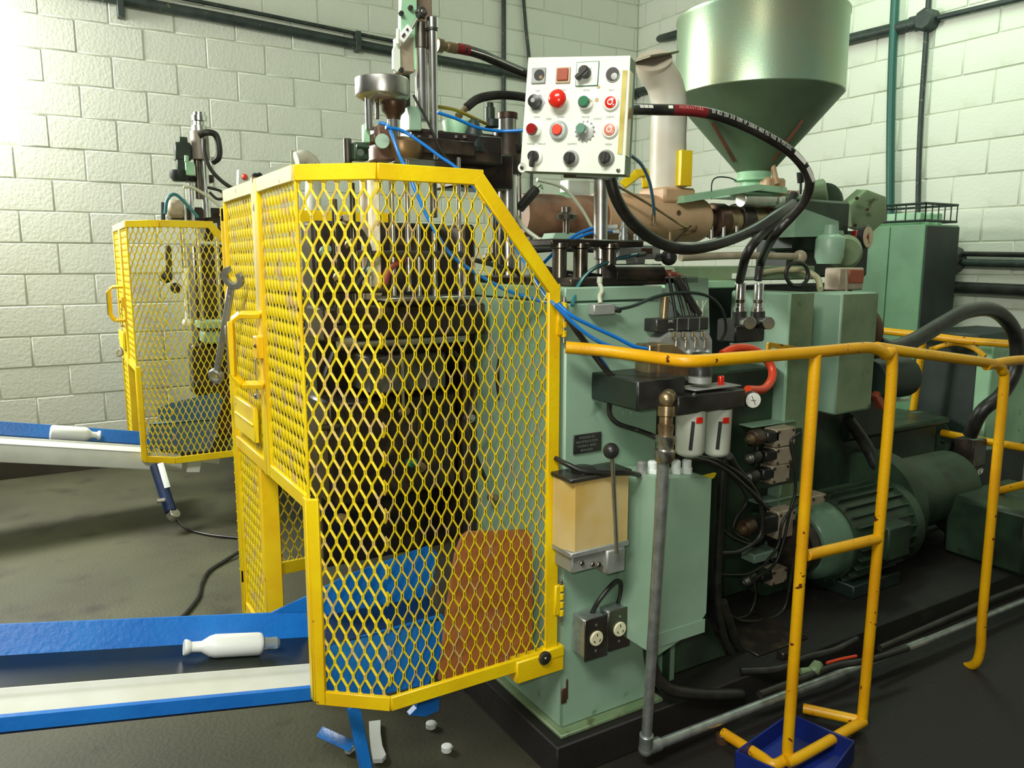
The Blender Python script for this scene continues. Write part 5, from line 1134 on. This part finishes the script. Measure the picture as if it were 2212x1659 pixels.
for (xa, xb, y, r, m) in ((722, 800, 712, 9, STN), (765, 1010, 745, 8, STEEL), (730, 765, 742, 15, STEEL), (690, 745, 925, 7, STN), (770, 1000, 548, 7, STN), (700, 830, 628, 7, STN)):
    b = MB(); a = M_(xa, y, MY-.02); c = M_(xb, y, MY-.02); b.cyl(a, V((c.x, a.y, a.z)), r*2.1/FPX); part(t, 'cross_cylinder', b, m)
b = MB(); b.bb((M_(795, 700, MY+.05).x, MY+.04, M_(795, 860).z), (M_(960, 700, MY+.05).x, MY+.2, M_(960, 765).z), .006); part(t, 'mould_half', b, mat('grey_mould_steel', srgb(104, 104, 94), .4, .5, c2=srgb(70, 68, 60), scale=9))
b = MB(); b.bb((M_(700, 700, MY+.12).x, MY+.12, M_(700, 1130).z), (M_(985, 700, MY+.12).x, MY+.4, M_(985, 860).z), .01); part(t, 'lower_frame', b, GREASE)
b = MB(); b.bb((M_(1000, 700, MY+.1).x, MY+.1, .12), (1.148, 2.5, M_(1000, 480).z), .01); part(t, 'side_housing', b, GREASE)
mv(868, 750, 880, 4, CHR, 'ejector_rod'); mv(905, 880, 1000, 6, STN, 'ejector_rod'); mv(760, 880, 1010, 6, STN, 'ejector_rod')
for k, (x, y, m) in enumerate(((870, 890, BRS), (905, 1010, BRS), (1060, 1075, BRS), (735, 1120, BRS), (885, 1000, GBT), (1105, 730, BRS), (755, 530, BRS), (740, 480, PINK), (700, 545, GRN), (790, 590, GRN), (730, 600, BRS), (1010, 905, STEEL), (1050, 560, STN), (1090, 1160, RUST))):
    b = MB(); p = M_(x, y, MY-.01); b.lathe(p, (0, -1, 0.3), [(0, .014), (.02, .014), (.021, .009), (.035, .009)], 8); part(t, 'fitting', b, m)
for k, P in enumerate((((735, 470), (780, 500), (800, 560), (770, 620)), ((1020, 560), (1075, 575), (1120, 590), (1130, 640)), ((720, 760), (700, 830), (740, 900), (720, 1000)), ((980, 760), (1030, 820), (1010, 930), (1050, 1040)), ((1100, 700), (1075, 820), (1100, 950), (1090, 1060)))):
    b = MB(); b.tube([M_(x, y, MY-.03) for x, y in P], .007, 8); part(t, 'black_hose', b, RUB)
b = MB(); b.bb((.70, 2.30, .45), (1.145, 2.42, 1.52), .01); part(t, 'dark_backdrop', b, GREASE)  # added dark body behind the rods to darken the interior
t = chute = thing('bottle_chute', 'blue sheet-metal chute under the mould, seen through the near door mesh', 'chute', (.8, 1.95, .2))
def CH(x, y, Y): return at(x, y, Y=Y)
b = MB(); b.prism([CH(690, 1345, 2.0), CH(690, 1275, 2.0), CH(745, 1245, 2.0), CH(925, 1180, 2.0), CH(945, 1195, 2.0), CH(935, 1260, 2.0), CH(905, 1320, 2.0)], (0, .006, 0)); part(t, 'rear_side', b, BLU)
b = MB(); b.prism([CH(690, 1500, 1.78), CH(690, 1395, 1.78), CH(745, 1385, 1.78), CH(955, 1328, 1.78), CH(965, 1345, 1.78), CH(945, 1440, 1.78), CH(925, 1478, 1.78), CH(800, 1505, 1.78)], (0, .006, 0)); part(t, 'front_side', b, BLU)
b = MB(); b.prism([CH(690, 1400, 1.78), CH(950, 1340, 1.78), CH(930, 1290, 2.0), CH(690, 1335, 2.0)], (0, 0, .005)); part(t, 'chute_floor', b, BLUD)
rc = dup(chute, (-.06, 2.79, .06), 'blue-grey chute seen through the rear guard mesh by the left wall')
GBL = mat('dusty_blue_grey_paint', srgb(66, 104, 142), .45, c2=srgb(84, 108, 128), scale=6)
for c_ in rc.children: c_.data = c_.data.copy(); c_.data.materials[0] = GBL
t = thing('plywood_sheet', 'brown plywood sheet leaning behind the lower right of the near door', 'board', (1.0, 1.72, .3))
PW = lambda x, y: at(x, y, Y=1.705)
b = MB(); b.prism([PW(950, 1470), PW(965, 1330), PW(985, 1200), PW(1000, 1160), PW(1012, 1150), PW(1140, 1146), PW(1150, 1155), PW(1150, 1425), PW(1120, 1450)], (0, .012, 0)); part(t, 'sheet', b, PLY)

# ================================================================ CONVEYORS
SL = -.195
def conveyor(label, off=(0, 0, 0), rear=False):
    """channel-shaped blue conveyor rising to the left"""
    off = V(off); x0, x1 = -.75, .60
    def z(x, zc): return zc+SL*(x-.5)
    t = thing('conveyor', label, 'conveyor', V((.1, 2.0, .3))+off)
    def slab(xa, xb, prof):   # prof: list of (y, z at x=.5)
        b = MB(); P = []
        n = len(prof); vs = []
        for x in (xa, xb):
            for (y, zz) in prof: vs.append(V((x, y, z(x, zz)))+off)
        nm = V((0, 0, 0))
        fs = [tuple(range(n)), tuple(reversed(range(n, 2*n)))]+[(i+n, (i+1) % n+n, (i+1) % n, i) for i in range(n)]
        b.add(vs, fs); 
        ar = sum(prof[i][0]*prof[(i+1) % n][1]-prof[(i+1) % n][0]*prof[i][1] for i in range(n))
        if ar > 0: b.f = [tuple(reversed(f)) for f in b.f]
        return b
    part(t, 'rear_guide', slab(x0, x1, [(2.145, .335), (2.172, .405), (2.178, .405), (2.151, .335)]), BLU)
    part(t, 'front_beam', slab(x0, x1+.1, [(1.800, .262), (1.796, .270), (1.806, .33), (1.815, .358), (1.818, .358), (1.818, .262)]), WHT) if rear else part(t, 'front_beam', slab(x0, x1-.03, [(1.800, .326), (1.800, .358), (1.815, .358), (1.815, .326)]), BLU)
    part(t, 'front_guide', slab(x0, x1-.06, [(1.808, .357), (1.882, .368), (1.888, .378), (1.892, .378), (1.886, .362), (1.808, .353)]), WHT, 'white sheet-metal side guide')
    part(t, 'belt', slab(x0, x1, [(1.89, .332), (2.15, .332), (2.15, .337), (1.89, .337)]), BLT)
    part(t, 'rear_beam', slab(x0, x1, [(2.151, .285), (2.151, .34), (2.165, .34), (2.165, .285)]), BLUD)
    part(t, 'bed', slab(x0, x1, [(1.83, .305), (2.14, .305), (2.14, .326), (1.83, .326)]), BLUD)
    b = MB(); b.cyl(V((x1, 1.85, z(x1, .318)))+off, V((x1, 2.15, z(x1, .318)))+off, .02); part(t, 'end_roller', b, STEEL)
    return t
cv = conveyor('blue conveyor with dark belt and white side guide entering the near guard from the left')
for k, (a, c) in enumerate((((.60, 1.83, .33), (.56, 1.63, .0)),)):
    pass
tp = at(762, 1538, Y=1.80); bt = at(797, 1690, Y=1.80)
b = MB(); b.bar(tp+V((0, 0, .02)), V((bt.x, bt.y, max(bt.z, 0.0))), .032, .018, (0, -1, 0)); part(cv, 'leg', b, BLU)
b = MB(); a = at(700, 1580, Y=1.95); b.bar(at(690, 1580, Y=2.0), at(760, 1612, Y=1.85), .03, .012, (0, -1, .5)); part(cv, 'foot_brace', b, BLU)
b = MB(); b.prism([at(905, 1500, Y=1.85), at(950, 1490, Y=1.85), at(948, 1535, Y=1.85), at(918, 1548, Y=1.85), at(885, 1545, Y=1.85), at(900, 1530, Y=1.85)], (0, .02, 0)); part(cv, 'motor_bracket', b, BLU)
cv2 = conveyor('rear blue conveyor with white side guide beside the left wall', (-.09, 2.79, .022), True)
b = MB(); b.prism([at(588, 1323, Y=2.17), at(668, 1286, Y=2.17), at(668, 1322, Y=2.17)], (0, .006, 0)); part(cv, 'transition_plate', b, BLU)
# rear conveyor support
t = thing('conveyor_stand', 'tilted blue strut with white tape under the rear conveyor', 'stand', at(370, 1108, Z=0.0))
sa, sb = at(336, 1006, Y=4.5), at(369, 1106, Y=4.30); sb.z = max(sb.z, .03)
b = MB(); b.cyl(sa, sb, .030); part(t, 'strut', b, BLUD)
b = MB(); b.bar(sa+V((.02, -.04, .02)), sa.lerp(sb, .45)+V((.02, -.04, 0)), .03, .01, (0, -1, 0)); part(t, 'white_tape', b, PLAS)
b = MB(); b.cyl(sb+V((0, 0, -.025)), sb+V((.02, -.02, 0)), .03); b.cyl(sa.lerp(sb, .7)+V((-.05, -.04, 0)), sa.lerp(sb, .7)+V((-.01, -.04, 0)), .012); part(t, 'foot', b, STEEL)
b = MB(); p = at(420, 1000, Y=4.5); b.prism([at(408, 990, Y=4.5), at(436, 990, Y=4.5), at(431, 1020, Y=4.5), at(403, 1020, Y=4.5)], (0, .01, 0)); b.prism([at(436, 994, Y=4.5), at(475, 990, Y=4.5), at(473, 1002, Y=4.5), at(436, 998, Y=4.5)], (0, .01, 0)); solo('white_bracket', 'white sheet-metal tab hanging below the rear guard door', 'bracket', b, WHT)
# bottles
def bottle(label, c, ax, up=(0, 0, 1), L=.145, r=.030, flash=True):
    ax = V(ax).normalized(); c = V(c)
    t = thing('plastic_bottle', label, 'bottle', c)
    b = MB(); b.lathe(c-ax*L/2, ax, [(0, r*.75), (.004, r*.93), (.012, r), (L-.022, r), (L-.008, r*.86), (L+.004, r*.62), (L+.012, r*.47), (L+.036, r*.44), (L+.042, r*.6), (L+.050, r*.68), (L+.054, r*.64)], 28); part(t, 'body', b, PLAS)
    if flash:
        b = MB(); q = c-ax*(L/2); b.lathe(q-ax*.045, ax, [(0, r*.35), (.008, r*.55), (.03, r*.5), (.045, r*.6)], 18); part(t, 'tail_flash', b, PLAC, 'clear moulding flash at the tail')
    return t
pc = at(507, 1396, Y=2.055)
pc.z = .337+SL*(pc.x-.5)+.031
axd = V((-1, -.10, -SL)).normalized()
bottle('white plastic bottle with clear tail lying on the near blue conveyor', pc, (-1, .03, -SL))
pc = at(150, 925, Y=4.86); pc.z = .359+SL*(pc.x+.09-.5)+.045
bottle('white plastic bottle lying on the rear conveyor by the left wall', pc, (1, .05, SL), L=.19, r=.042, flash=False)
# scraps on the floor
b = MB(); P = [(797, 1566), (822, 1563), (822, 1590), (826, 1618), (834, 1638), (826, 1648), (806, 1649), (801, 1620), (798, 1590)]
b.prism([at(x, y, Z=.004) for x, y in P], (0, 0, .012)); solo('plastic_scrap', 'curved white strip of plastic scrap on the floor under the near door', 'scrap', b, PLAS)
for (x, y, l) in ((931, 1565, 'upper round white moulding lug on the dark floor right of the white strip'), (965, 1615, 'lower white moulding lug on the dark floor, nearer the photo bottom')):
    b = MB(); p = at(x, y, Z=.012); b.lathe(p-V((0, 0, .012)), (0, 0, 1), [(0, .012), (.003, .0155), (.018, .0155), (.021, .010), (.021, .006)], 16); b.box(p+V((.014, 0, -.003)), (.012, .010, .010), None, .003); solo('plastic_scrap', l, 'scrap', b, PLAS)
b = MB(); p = at(756, 1619, Z=.01); b.box(p, (.03, .02, .016), Matrix.Rotation(.5, 3, 'Z'), .004); solo('plastic_scrap', 'small white scrap beside the foot of the blue conveyor leg', 'scrap', b, PLAS)
cab('floor_cable', 'black cable snaking over the floor from the near guard to under the near conveyor', [at(520, 1190, Z=.02), at(480, 1215, Z=.008), at(450, 1235, Z=.008), at(435, 1262, Z=.008), at(428, 1290, Z=.008), at(400, 1326, Z=.008), at(370, 1350, Z=.008)], .009)
cab('floor_cable', 'thin black cable on the floor behind the near side guard', [at(375, 1110, Z=.01), at(400, 1140, Z=.008), at(450, 1155, Z=.008), at(520, 1163, Z=.008)], .006)
b = MB(); p = at(540, 1608, Z=.0); b.lathe(p, (0, 0, 1), [(0, .045), (.004, .045), (.006, .038)], 18)

# ================================================================ SAFETY RAILS
RYy = 1.32
t = thing('safety_rail', 'chipped yellow tubular safety rail in front of the green machine', 'safety rail', (1.9, RYy, 0))
r = .0155
hp_ = [at(1222, 750, Y=1.60), at(1300, 757, Y=1.55), at(1380, 768, Y=1.47), at(1440, 776, Y=1.39), at(1500, 780, Y=1.335), at(1600, 773, Y=1.32), at(1765, 760, Y=1.32), at(1850, 752, Y=1.32), at(1885, 752, Y=1.32), at(1912, 766, Y=1.32), at(1927, 800, Y=1.32)]
b = MB(); b.tube(hp_+[at(1896, 1180, Y=1.32), V((2.024, 1.322, .04))], r, 14, res=5); part(t, 'top_rail', b, YELR)
b = MB(); b.cyl(at(1762, 765, Y=1.32), V((1.686, 1.318, .03)), r); part(t, 'post', b, YELR)
b = MB(); b.cyl(at(1742, 1200, Y=1.32), at(1898, 1163, Y=1.32), r); part(t, 'cross_rail', b, YELR)
b = MB(); b.tube([at(1562, 1583, Z=.03), at(1640, 1632, Z=.03), at(1672, 1652, Z=.03), V((1.69, 1.315, .035)), at(1715, 1642, Z=.04), V((2.024, 1.318, .035))], r, 12, res=4); part(t, 'foot_bar', b, YELR)
b = MB(); b.cyl(V((2.024, 1.318, .035)), at(1735, 1530, Z=.03), r); part(t, 'foot_bar', b, YELR)
b = MB(); b.cyl(at(1562, 1583, Z=.03), at(1562, 1583, Z=.03)+V((0, 0, -.03)), .022); part(t, 'foot', b, RUST)
t = thing('safety_rail', 'second yellow rail section right of the ladder-like posts, with curved foot', 'safety rail', (2.6, RYy, 0))
b = MB(); b.tube([at(1893, 750, Y=1.34), at(1980, 763, Y=1.33), at(2140, 785, Y=1.33), at(2164, 800, Y=1.33), at(2168, 840, Y=1.33), at(2145, 1080, Y=1.33), at(2122, 1330, Y=1.33), at(2118, 1400, Y=1.33), at(2105, 1435, Y=1.35), at(2070, 1440, Y=1.42), at(2035, 1425, Y=1.5)], r, 12, res=5); part(t, 'rail_tube', b, YELR)
b = MB(); b.tube([at(2130, 790, Y=1.33), at(2180, 780, Y=1.33), at(2240, 776, Y=1.33)], r, 12); part(t, 'rail_arm', b, YELR)
t = thing('safety_rail', 'far yellow rail beyond the machine in front of the dark green tank', 'safety rail', (4.1, 2.3, .3))
b = MB(); b.tube([at(1900, 714, X=4.1), at(2000, 725, X=4.1), at(2100, 737, X=4.1), at(2230, 746, X=4.1)], .02, 12); part(t, 'top_rail', b, YELR)
b = MB(); b.cyl(at(1995, 728, X=4.1), at(1972, 890, X=4.1), .019); part(t, 'post', b, YELR)
b = MB(); b.tube([at(2035, 935, X=4.1), at(2120, 952, X=4.1), at(2230, 970, X=4.1)], .02, 12); part(t, 'lower_rail', b, YELR)
b = MB(); b.tube([at(2150, 1062, X=3.6), at(2240, 1040, X=3.6)], .017, 12); part(t, 'lower_rail', b, YELR)
b = MB(); b.tube([at(2010, 755, X=4.15), at(2060, 742, X=4.15), at(2100, 750, X=4.15), at(2128, 770, X=4.15)], .014, 10); part(t, 'bent_rod', b, YELR)
t = thing('yellow_rail_bracket', 'small square-cut yellow frame behind the top rail, right of the orange hose', 'bracket', at(1690, 760, Y=1.75))
b = MB(); b.bar(at(1658, 744, Y=1.985), at(1740, 757, Y=1.985), .018, .012, (0, -1, 0)); b.bar(at(1661, 742, Y=1.985), at(1659, 772, Y=1.985), .018, .012, (0, -1, 0)); part(t, 'bar', b, YELR)
# blue crate under the rail
t = thing('blue_crate', 'blue plastic crate on the dark floor between the rail feet', 'crate', (1.8, 1.4, 0))
cr = [at(1590, 1622, Z=.06), at(1706, 1540, Z=.06), at(1845, 1600, Z=.06), at(1770, 1700, Z=.06)]
BC = mat('blue_crate_plastic', srgb(14, 40, 128), .5, c2=srgb(12, 30, 92), scale=8)
b = MB()
for i in range(4):
    a, c = cr[i], cr[(i+1) % 4]; b.bar((a+c)/2-(c-a)/2-V((0, 0, .03)), (a+c)/2+(c-a)/2-V((0, 0, .03)), .06, .006, (c-a).cross(V((0, 0, 1))))
part(t, 'side_walls', b, BC)
b = MB(); b.prism([p-V((0, 0, .057)) for p in cr], (0, 0, .006)); part(t, 'floor_panel', b, BC)

# ================================================================ HYDRAULICS, lower right
def valve(label, x, y, Y, w=60, h=75, coil=True, s=1.0, cx=-70, cyy=5, big=False):
    d = (at(x, y, Y=Y)-CP).dot(FW); k = d/FPX
    t = thing('solenoid_valve', label, 'valve', at(x, y+h/2, Y=Y))
    b = MB(); p = at(x, y, Y=Y); b.box(p+V((0, .03, 0)), (w*k*1.25, .06, h*k), None, .004); bd = part(t, 'body', b, PINK)
    for sx in (-.36, .36):
        for sz in (-.36, .36):
            q = MB(); q.bolt(p+V((sx*w*k*1.25, -.0, sz*h*k)), (0, -1, 0), .006, .003); part(bd, 'bolt', q, RUST)
    if coil:
        c = at(x+cx*.45, y+cyy*.4, Y=Y-.005); q = MB(); q.box(c+V((0, .03, 0)), (abs(cx)*k*.7, .05, h*k*.62), None, .006); part(t, 'coil', q, BLK)
        c = at(x+cx*1.25, y+cyy, Y=Y-.01); q = MB(); ax = V((-1, -.25, 0)).normalized(); q.lathe(c-ax*.02, ax, [(0, .03 if big else .022), (.05, .03 if big else .022), (.055, .024 if big else .018)], 18); nose = part(t, 'coil_cap', q, RUST if big else BLK)
        q = MB(); q.lathe(c+ax*.035, ax, [(0, .019), (.006, .019), (.007, .012), (.014, .012), (.016, .015), (.02, .015), (.022, .007), (.028, .005)], 16); part(nose, 'cap_nut', q, BRS if big else STEEL)
    return t
VY = 1.92
valve('topmost bare metal solenoid valve with dark round coil behind the frosted bowls', 1698, 945, VY, 50, 40, True, cx=-52, cyy=0, big=True)
valve('second solenoid valve from the top of the stack behind the first rail post', 1694, 985, VY, 44, 38, True, cx=-52, cyy=2)
valve('third solenoid valve from the top, square with four corner screws', 1687, 1024, VY, 46, 40, True, cx=-50, cyy=4)
valve('solenoid valve immediately right of the first rail post, above the cross rail', 1768, 1092, VY, 40, 46, False)
valve('middle pale valve block with a big brown-black coil left of it', 1700, 1132, VY, 46, 62, True, cx=-68, cyy=6, big=True)
valve('lowest right valve block behind the yellow cross rail', 1756, 1226, VY, 40, 42, False)
valve('lowest left small valve with black coil pointing left', 1684, 1246, VY, 40, 34, True, cx=-50, cyy=4)
t = thing('valve_subplates', 'oily green stepped mounting plates holding the solenoid valves', 'machine frame', at(1690, 1300, Y=VY+.1))
for (x0, y0_, x1, y1_) in ((1625, 908, 1720, 925), (1632, 925, 1735, 1060), (1640, 1062, 1760, 1090), (1640, 1090, 1740, 1175), (1630, 1180, 1770, 1200), (1650, 1200, 1740, 1290), (1630, 1290, 1700, 1340)):
    b = MB(); b.bb(at(x0, y1_, Y=VY+.065), at(x1, y0_, Y=VY+.065)+V((0, .08, 0)), .005); part(t, 'plate', b, GRN if y1_-y0_ < 30 else GRND)
b = MB(); b.bb((1.93, 2.05, .105), (2.42, 2.4, 1.0), .008); part(t, 'back_housing', b, GRND)
b = MB(); b.bb((1.71, 2.02, .105), (1.93, 2.4, .62), .008); part(t, 'lower_housing', b, GRND)
# wiring loom
hoses = [('black corrugated hose hanging straight down right of the terminal box', [(1566, 985), (1560, 1040), (1556, 1120), (1552, 1200), (1550, 1290), (1560, 1360), (1580, 1410), (1625, 1445)], .013, 1.72),
 ('thick black hose sweeping from the terminal box corner down to the floor', [(1402, 1395), (1405, 1430), (1420, 1465), (1450, 1490), (1520, 1500), (1600, 1500)], .018, 1.58),
 ('cable looping round the big middle coil', [(1560, 1010), (1600, 1050), (1612, 1085), (1590, 1120), (1585, 1150), (1620, 1170)], .0055, 1.86),
 ('cable bowing down from the loom to the lowest valve', [(1545, 1130), (1580, 1160), (1625, 1175), (1650, 1150), (1640, 1080), (1600, 1030)], .0055, 1.84),
 ('cable hanging from the topmost valve along the plates', [(1728, 935), (1708, 955), (1715, 1000), (1718, 1060), (1705, 1110), (1692, 1170), (1672, 1220), (1630, 1250)], .0055, 1.88),
 ('thin cable crossing low to the lowest left coil', [(1540, 1240), (1590, 1242), (1620, 1238), (1660, 1215)], .0045, 1.86),
 ('cable loop hanging below the lowest valves', [(1550, 1310), (1600, 1340), (1650, 1338), (1690, 1320), (1705, 1270), (1715, 1200)], .0055, 1.84),
 ('small cable loop at the lower left of the valves', [(1628, 1250), (1632, 1290), (1618, 1325), (1590, 1335), (1560, 1320)], .005, 1.85),
 ('dark cable wandering across the middle valve block', [(1745, 1075), (1715, 1095), (1690, 1130), (1680, 1180), (1650, 1220)], .0055, 1.86),
 ('thick black hose from the loom down behind the yellow post foot', [(1560, 1300), (1580, 1360), (1600, 1400), (1650, 1450), (1700, 1470)], .017, 1.72)]
for lab, P, rr, Y in hoses: cab('control_cable', lab, [at(x, y, Y=Y) for x, y in P], rr)
b = MB(); b.tube([at(1575, 985, Y=1.6), at(1590, 1010, Y=1.68), at(1615, 1040, Y=1.78), at(1640, 1080, Y=1.84)], .012, 10); solo('control_cable', 'black hose slanting down right from under the right filter bowl', 'cable', b, RUB)
b = MB(); b.prism([at(1495, 1045, Y=1.56), at(1505, 1033, Y=1.56), at(1548, 1022, Y=1.56), at(1543, 1032, Y=1.56), at(1520, 1042, Y=1.56)], (0, .01, 0)); solo('yellow_cable_tag', 'small yellow strip at the top right corner of the terminal box', 'tag', b, YEL)
pipe('orange_wire', 'thin orange wire lying on the dark plinth between the rail posts', [at(1786, 1432, Z=.112), at(1815, 1424, Z=.112), at(1850, 1417, Z=.112)], .005, ORG, cat='wire')
for lab, P in (('black cable lying along the plinth edge behind the rail posts', [(1640, 1500), (1720, 1470), (1800, 1440), (1880, 1425), (1960, 1400)]),
               ('black cable curving over the plinth below the big motor', [(1600, 1450), (1680, 1445), (1740, 1420), (1800, 1405), (1850, 1380)]),
               ('dark hose running along the plinth towards the right edge', [(1900, 1400), (1980, 1365), (2060, 1330), (2150, 1290), (2230, 1260)])):
    cab('floor_cable', lab, [at(x, y, Z=.118) for x, y in P], .011)
b = MB(); p = at(1762, 1443, Z=.125); b.box(p, (.06, .035, .03), Matrix.Rotation(.4, 3, 'Z'), .008); b.cyl(p+V((-.03, 0, 0)), p+V((-.06, .01, 0)), .011); solo('pipe_clamp', 'small pale oily clamp lying on the plinth between the rail posts', 'clamp', b, GRNO)
# motors
t = thing('electric_motor', 'large green finned electric motor lying low behind the rail posts', 'motor', (2.75, 1.98, .13))
mx0, my, mz, mr = 2.46, 1.93, .315, .175
b = MB(); b.lathe((mx0, my, mz), (1, 0, 0), [(0, .05), (.004, .12), (.03, .145), (.09, .150), (.13, .155)], 32); part(t, 'fan_cowl', b, mat('glossy_cowl_paint', srgb(96, 126, 104), .22, c2=srgb(74, 98, 76), scale=5))
b = MB(); b.lathe((mx0+.13, my, mz), (1, 0, 0), [(0, .155), (.0, .165), (.37, .165), (.37, .18), (.42, .18), (.44, .15)], 32); bd = part(t, 'motor_body', b, GRND)
b = MB()
for k in range(26):
    a = 2*math.pi*k/26; dv = V((0, math.cos(a), math.sin(a))); M = Matrix((V((1, 0, 0)), V((1, 0, 0)).cross(dv), dv)).transposed(); b.box(V((mx0+.315, my, mz))+dv*.173, (.34, .006, .022), M, .001)
f_ = part(t, 'cooling_fins', b, GRND); f_['kind'] = 'stuff'
b = MB(); b.bb((mx0+.22, my-.235, mz-.04), (mx0+.36, my-.17, mz+.09), .006); part(t, 'terminal_box', b, GRND)
b = MB(); b.bb((mx0+.15, my-.15, .105), (mx0+.45, my+.15, .16), .005); part(t, 'foot', b, GRNK)
b = MB(); b.lathe((mx0-.05, my, mz), (1, 0, 0), [(0, .09), (.0, .11), (.05, .11)], 24); part(t, 'coupling', b, GREASE)
t = thing('hydraulic_pump', 'dark round hydraulic pump with bolted face behind the far rail post', 'pump', at(1990, 1000, Y=2.5))
c = at(1985, 950, Y=2.45); g = V((-.75, -.66, 0)).normalized()
b = MB(); b.lathe(c+g*-.2, g, [(0, .13), (.12, .13), (.12, .16), (.2, .16), (.21, .15)], 28); part(t, 'pump_body', b, GRND)
b = MB(); b.lathe(c+g*.01, g, [(0, .09), (.01, .09), (.012, .05), (.03, .05), (.032, .02)], 20); part(t, 'face_plate', b, GRNK)
u, w_ = basis(g)[1:]
for k in range(6):
    a = k*math.pi/3; q = MB(); q.bolt(c+g*.01+(u*math.cos(a)+w_*math.sin(a))*.115, g, .012, .012); part(t, 'bolt', q, STN)
t = thing('lever_valve', 'four-spoke chrome fitting cross on a dark block by the far rail post', 'valve', at(2095, 1090, Y=2.1))
c = at(2100, 1035, Y=2.05)
b = MB(); b.box(c+V((0, .05, 0)), (.10, .08, .10), Matrix.Rotation(R(40), 3, 'Y'), .006); b.box(at(2095, 975, Y=2.12), (.12, .1, .14), None, .006); part(t, 'block', b, GREASE)
for a in (35, 130, 215, 320):
    dv = V((math.cos(R(a)), -.1, math.sin(R(a)))); q = MB(); q.lathe(c+dv*.035, dv, [(0, .012), (.012, .012), (.013, .016), (.03, .016), (.031, .010), (.042, .010)], 12); part(t, 'fitting', q, CHR)
b = MB(); q0 = at(2080, 1075, Y=2.02); b.lathe(q0-V((0, 0, .04)), (0, 0, 1), [(0, .015), (.05, .018), (.052, .010)], 12); part(t, 'plug', b, STN)
pipe('hydraulic_pipe', 'oily bent green pipe joining the pump to the big motor', [at(1925, 1085, Y=2.1), at(1960, 1068, Y=2.1), at(2000, 1092, Y=2.1), at(2040, 1112, Y=2.1), at(2080, 1160, Y=2.1)], .016, GRND, cat='pipe')
pipe('hydraulic_pipe', 'pale oily pipe stub with bright end near the far rail post', [at(2045, 1160, Y=2.05), at(2075, 1130, Y=2.05), at(2095, 1105, Y=2.05), at(2125, 1118, Y=2.05)], .022, STN, cat='pipe')
t = thing('electric_motor', 'second green motor with a cast flange right of the far rail post', 'motor', (3.3, 1.8, .11))
c = at(2010, 1220, Y=2.1)
b = MB(); b.lathe((3.02, 2.02, .36), (1, 0, 0), [(0, .12), (.0, .225), (.05, .235), (.07, .235), (.09, .18)], 36); part(t, 'bell_flange', b, GRND)
b = MB(); b.lathe((3.12, 2.02, .36), (1, 0, 0), [(0, .16), (.5, .16), (.52, .13)], 28); part(t, 'motor_body', b, GRND)
b = MB(); b.bb((3.4, 1.55, .105), (3.9, 1.9, .38), .02); part(t, 'cast_base', b, GRND)
t = thing('oil_tank', 'big dark green oil tank behind the far yellow rail', 'tank', (4.3, 2.2, .3))
b = MB(); b.bb((4.25, 2.27, .0), (4.85, 2.62, 1.02), .01); part(t, 'tank_body', b, GRNK)
b = MB(); b.bb((4.24, 2.19, .40), (4.9, 2.27, .97), .008); part(t, 'pale_side', b, GRNL, 'pale green strip at the right end')
b = MB(); b.bb((3.3, 2.3, .55), (4.1, 2.9, .585), .01); b.bb((3.32, 2.34, .105), (4.05, 2.88, .55), .01); b_ = part(t, 'lower_reservoir', b, GRND)
t = thing('gear_unit', 'shadowy gear unit with brown oily side between the posts, behind the gear cover', 'machine part', (3.0, 2.0, .6))
b = MB(); b.bb((2.95, 2.1, .62), (3.3, 2.5, 1.02), .02); b.cyl((3.0, 2.05, .9), (3.25, 2.05, .9), .09); part(t, 'gear_case', b, GRNK)
b = MB(); b.bar(at(1890, 850, Y=2.0), at(1905, 880, Y=2.0), .03, .03, (0, -1, 0)); part(t, 'brown_block', b, AMB)
b = MB(); b.bar(at(1930, 865, Y=2.05), at(1962, 862, Y=2.05), .014, .01, (0, -1, 0)); part(t, 'pale_strip', b, PNL)
# thick black hoses far right
t0 = [(1895, 742, 2.0), (1925, 752, 1.98), (1975, 735, 1.98), (2035, 700, 1.98), (2090, 672, 1.98), (2150, 672, 1.98), (2192, 720, 1.98), (2195, 790, 1.98), (2165, 850, 2.0), (2120, 890, 2.05), (2095, 940, 2.1)]
pipe('suction_hose', 'very thick black suction hose arching over the far yellow rail', [at(x, y, Y=Y) for x, y, Y in t0], .034, RUB, cat='hose', n=16)
pipe('suction_hose', 'thick black hose descending right below the far rail post', [at(2010, 1100, Y=2.0), at(2060, 1150, Y=1.95), at(2110, 1220, Y=1.9), at(2150, 1300, Y=1.85)], .034, RUB, cat='hose', n=14)
pipe('suction_hose', 'thick black hose slanting down between the two rail posts', [at(1832, 905, Y=2.08), at(1870, 960, Y=2.05), at(1900, 1020, Y=2.0), at(1930, 1060, Y=2.0)], .026, RUB, cat='hose', n=14)
b = MB(); b.cyl(at(2025, 1195, Y=1.95), at(2050, 1215, Y=1.95), .04); solo('blue_coupling', 'small dull blue coupling between the motors', 'coupling', b, mat('dull_blue', srgb(40, 86, 104), .5))
b = MB(); b.bb((2.0, 1.60, .105), (2.05, 1.63, .13)); b.bb((1.95, 1.66, .106), (2.2, 1.9, .112)); solo('drip_plate', 'thin oily plate on the plinth below the motor', 'plate', b, GREASE)
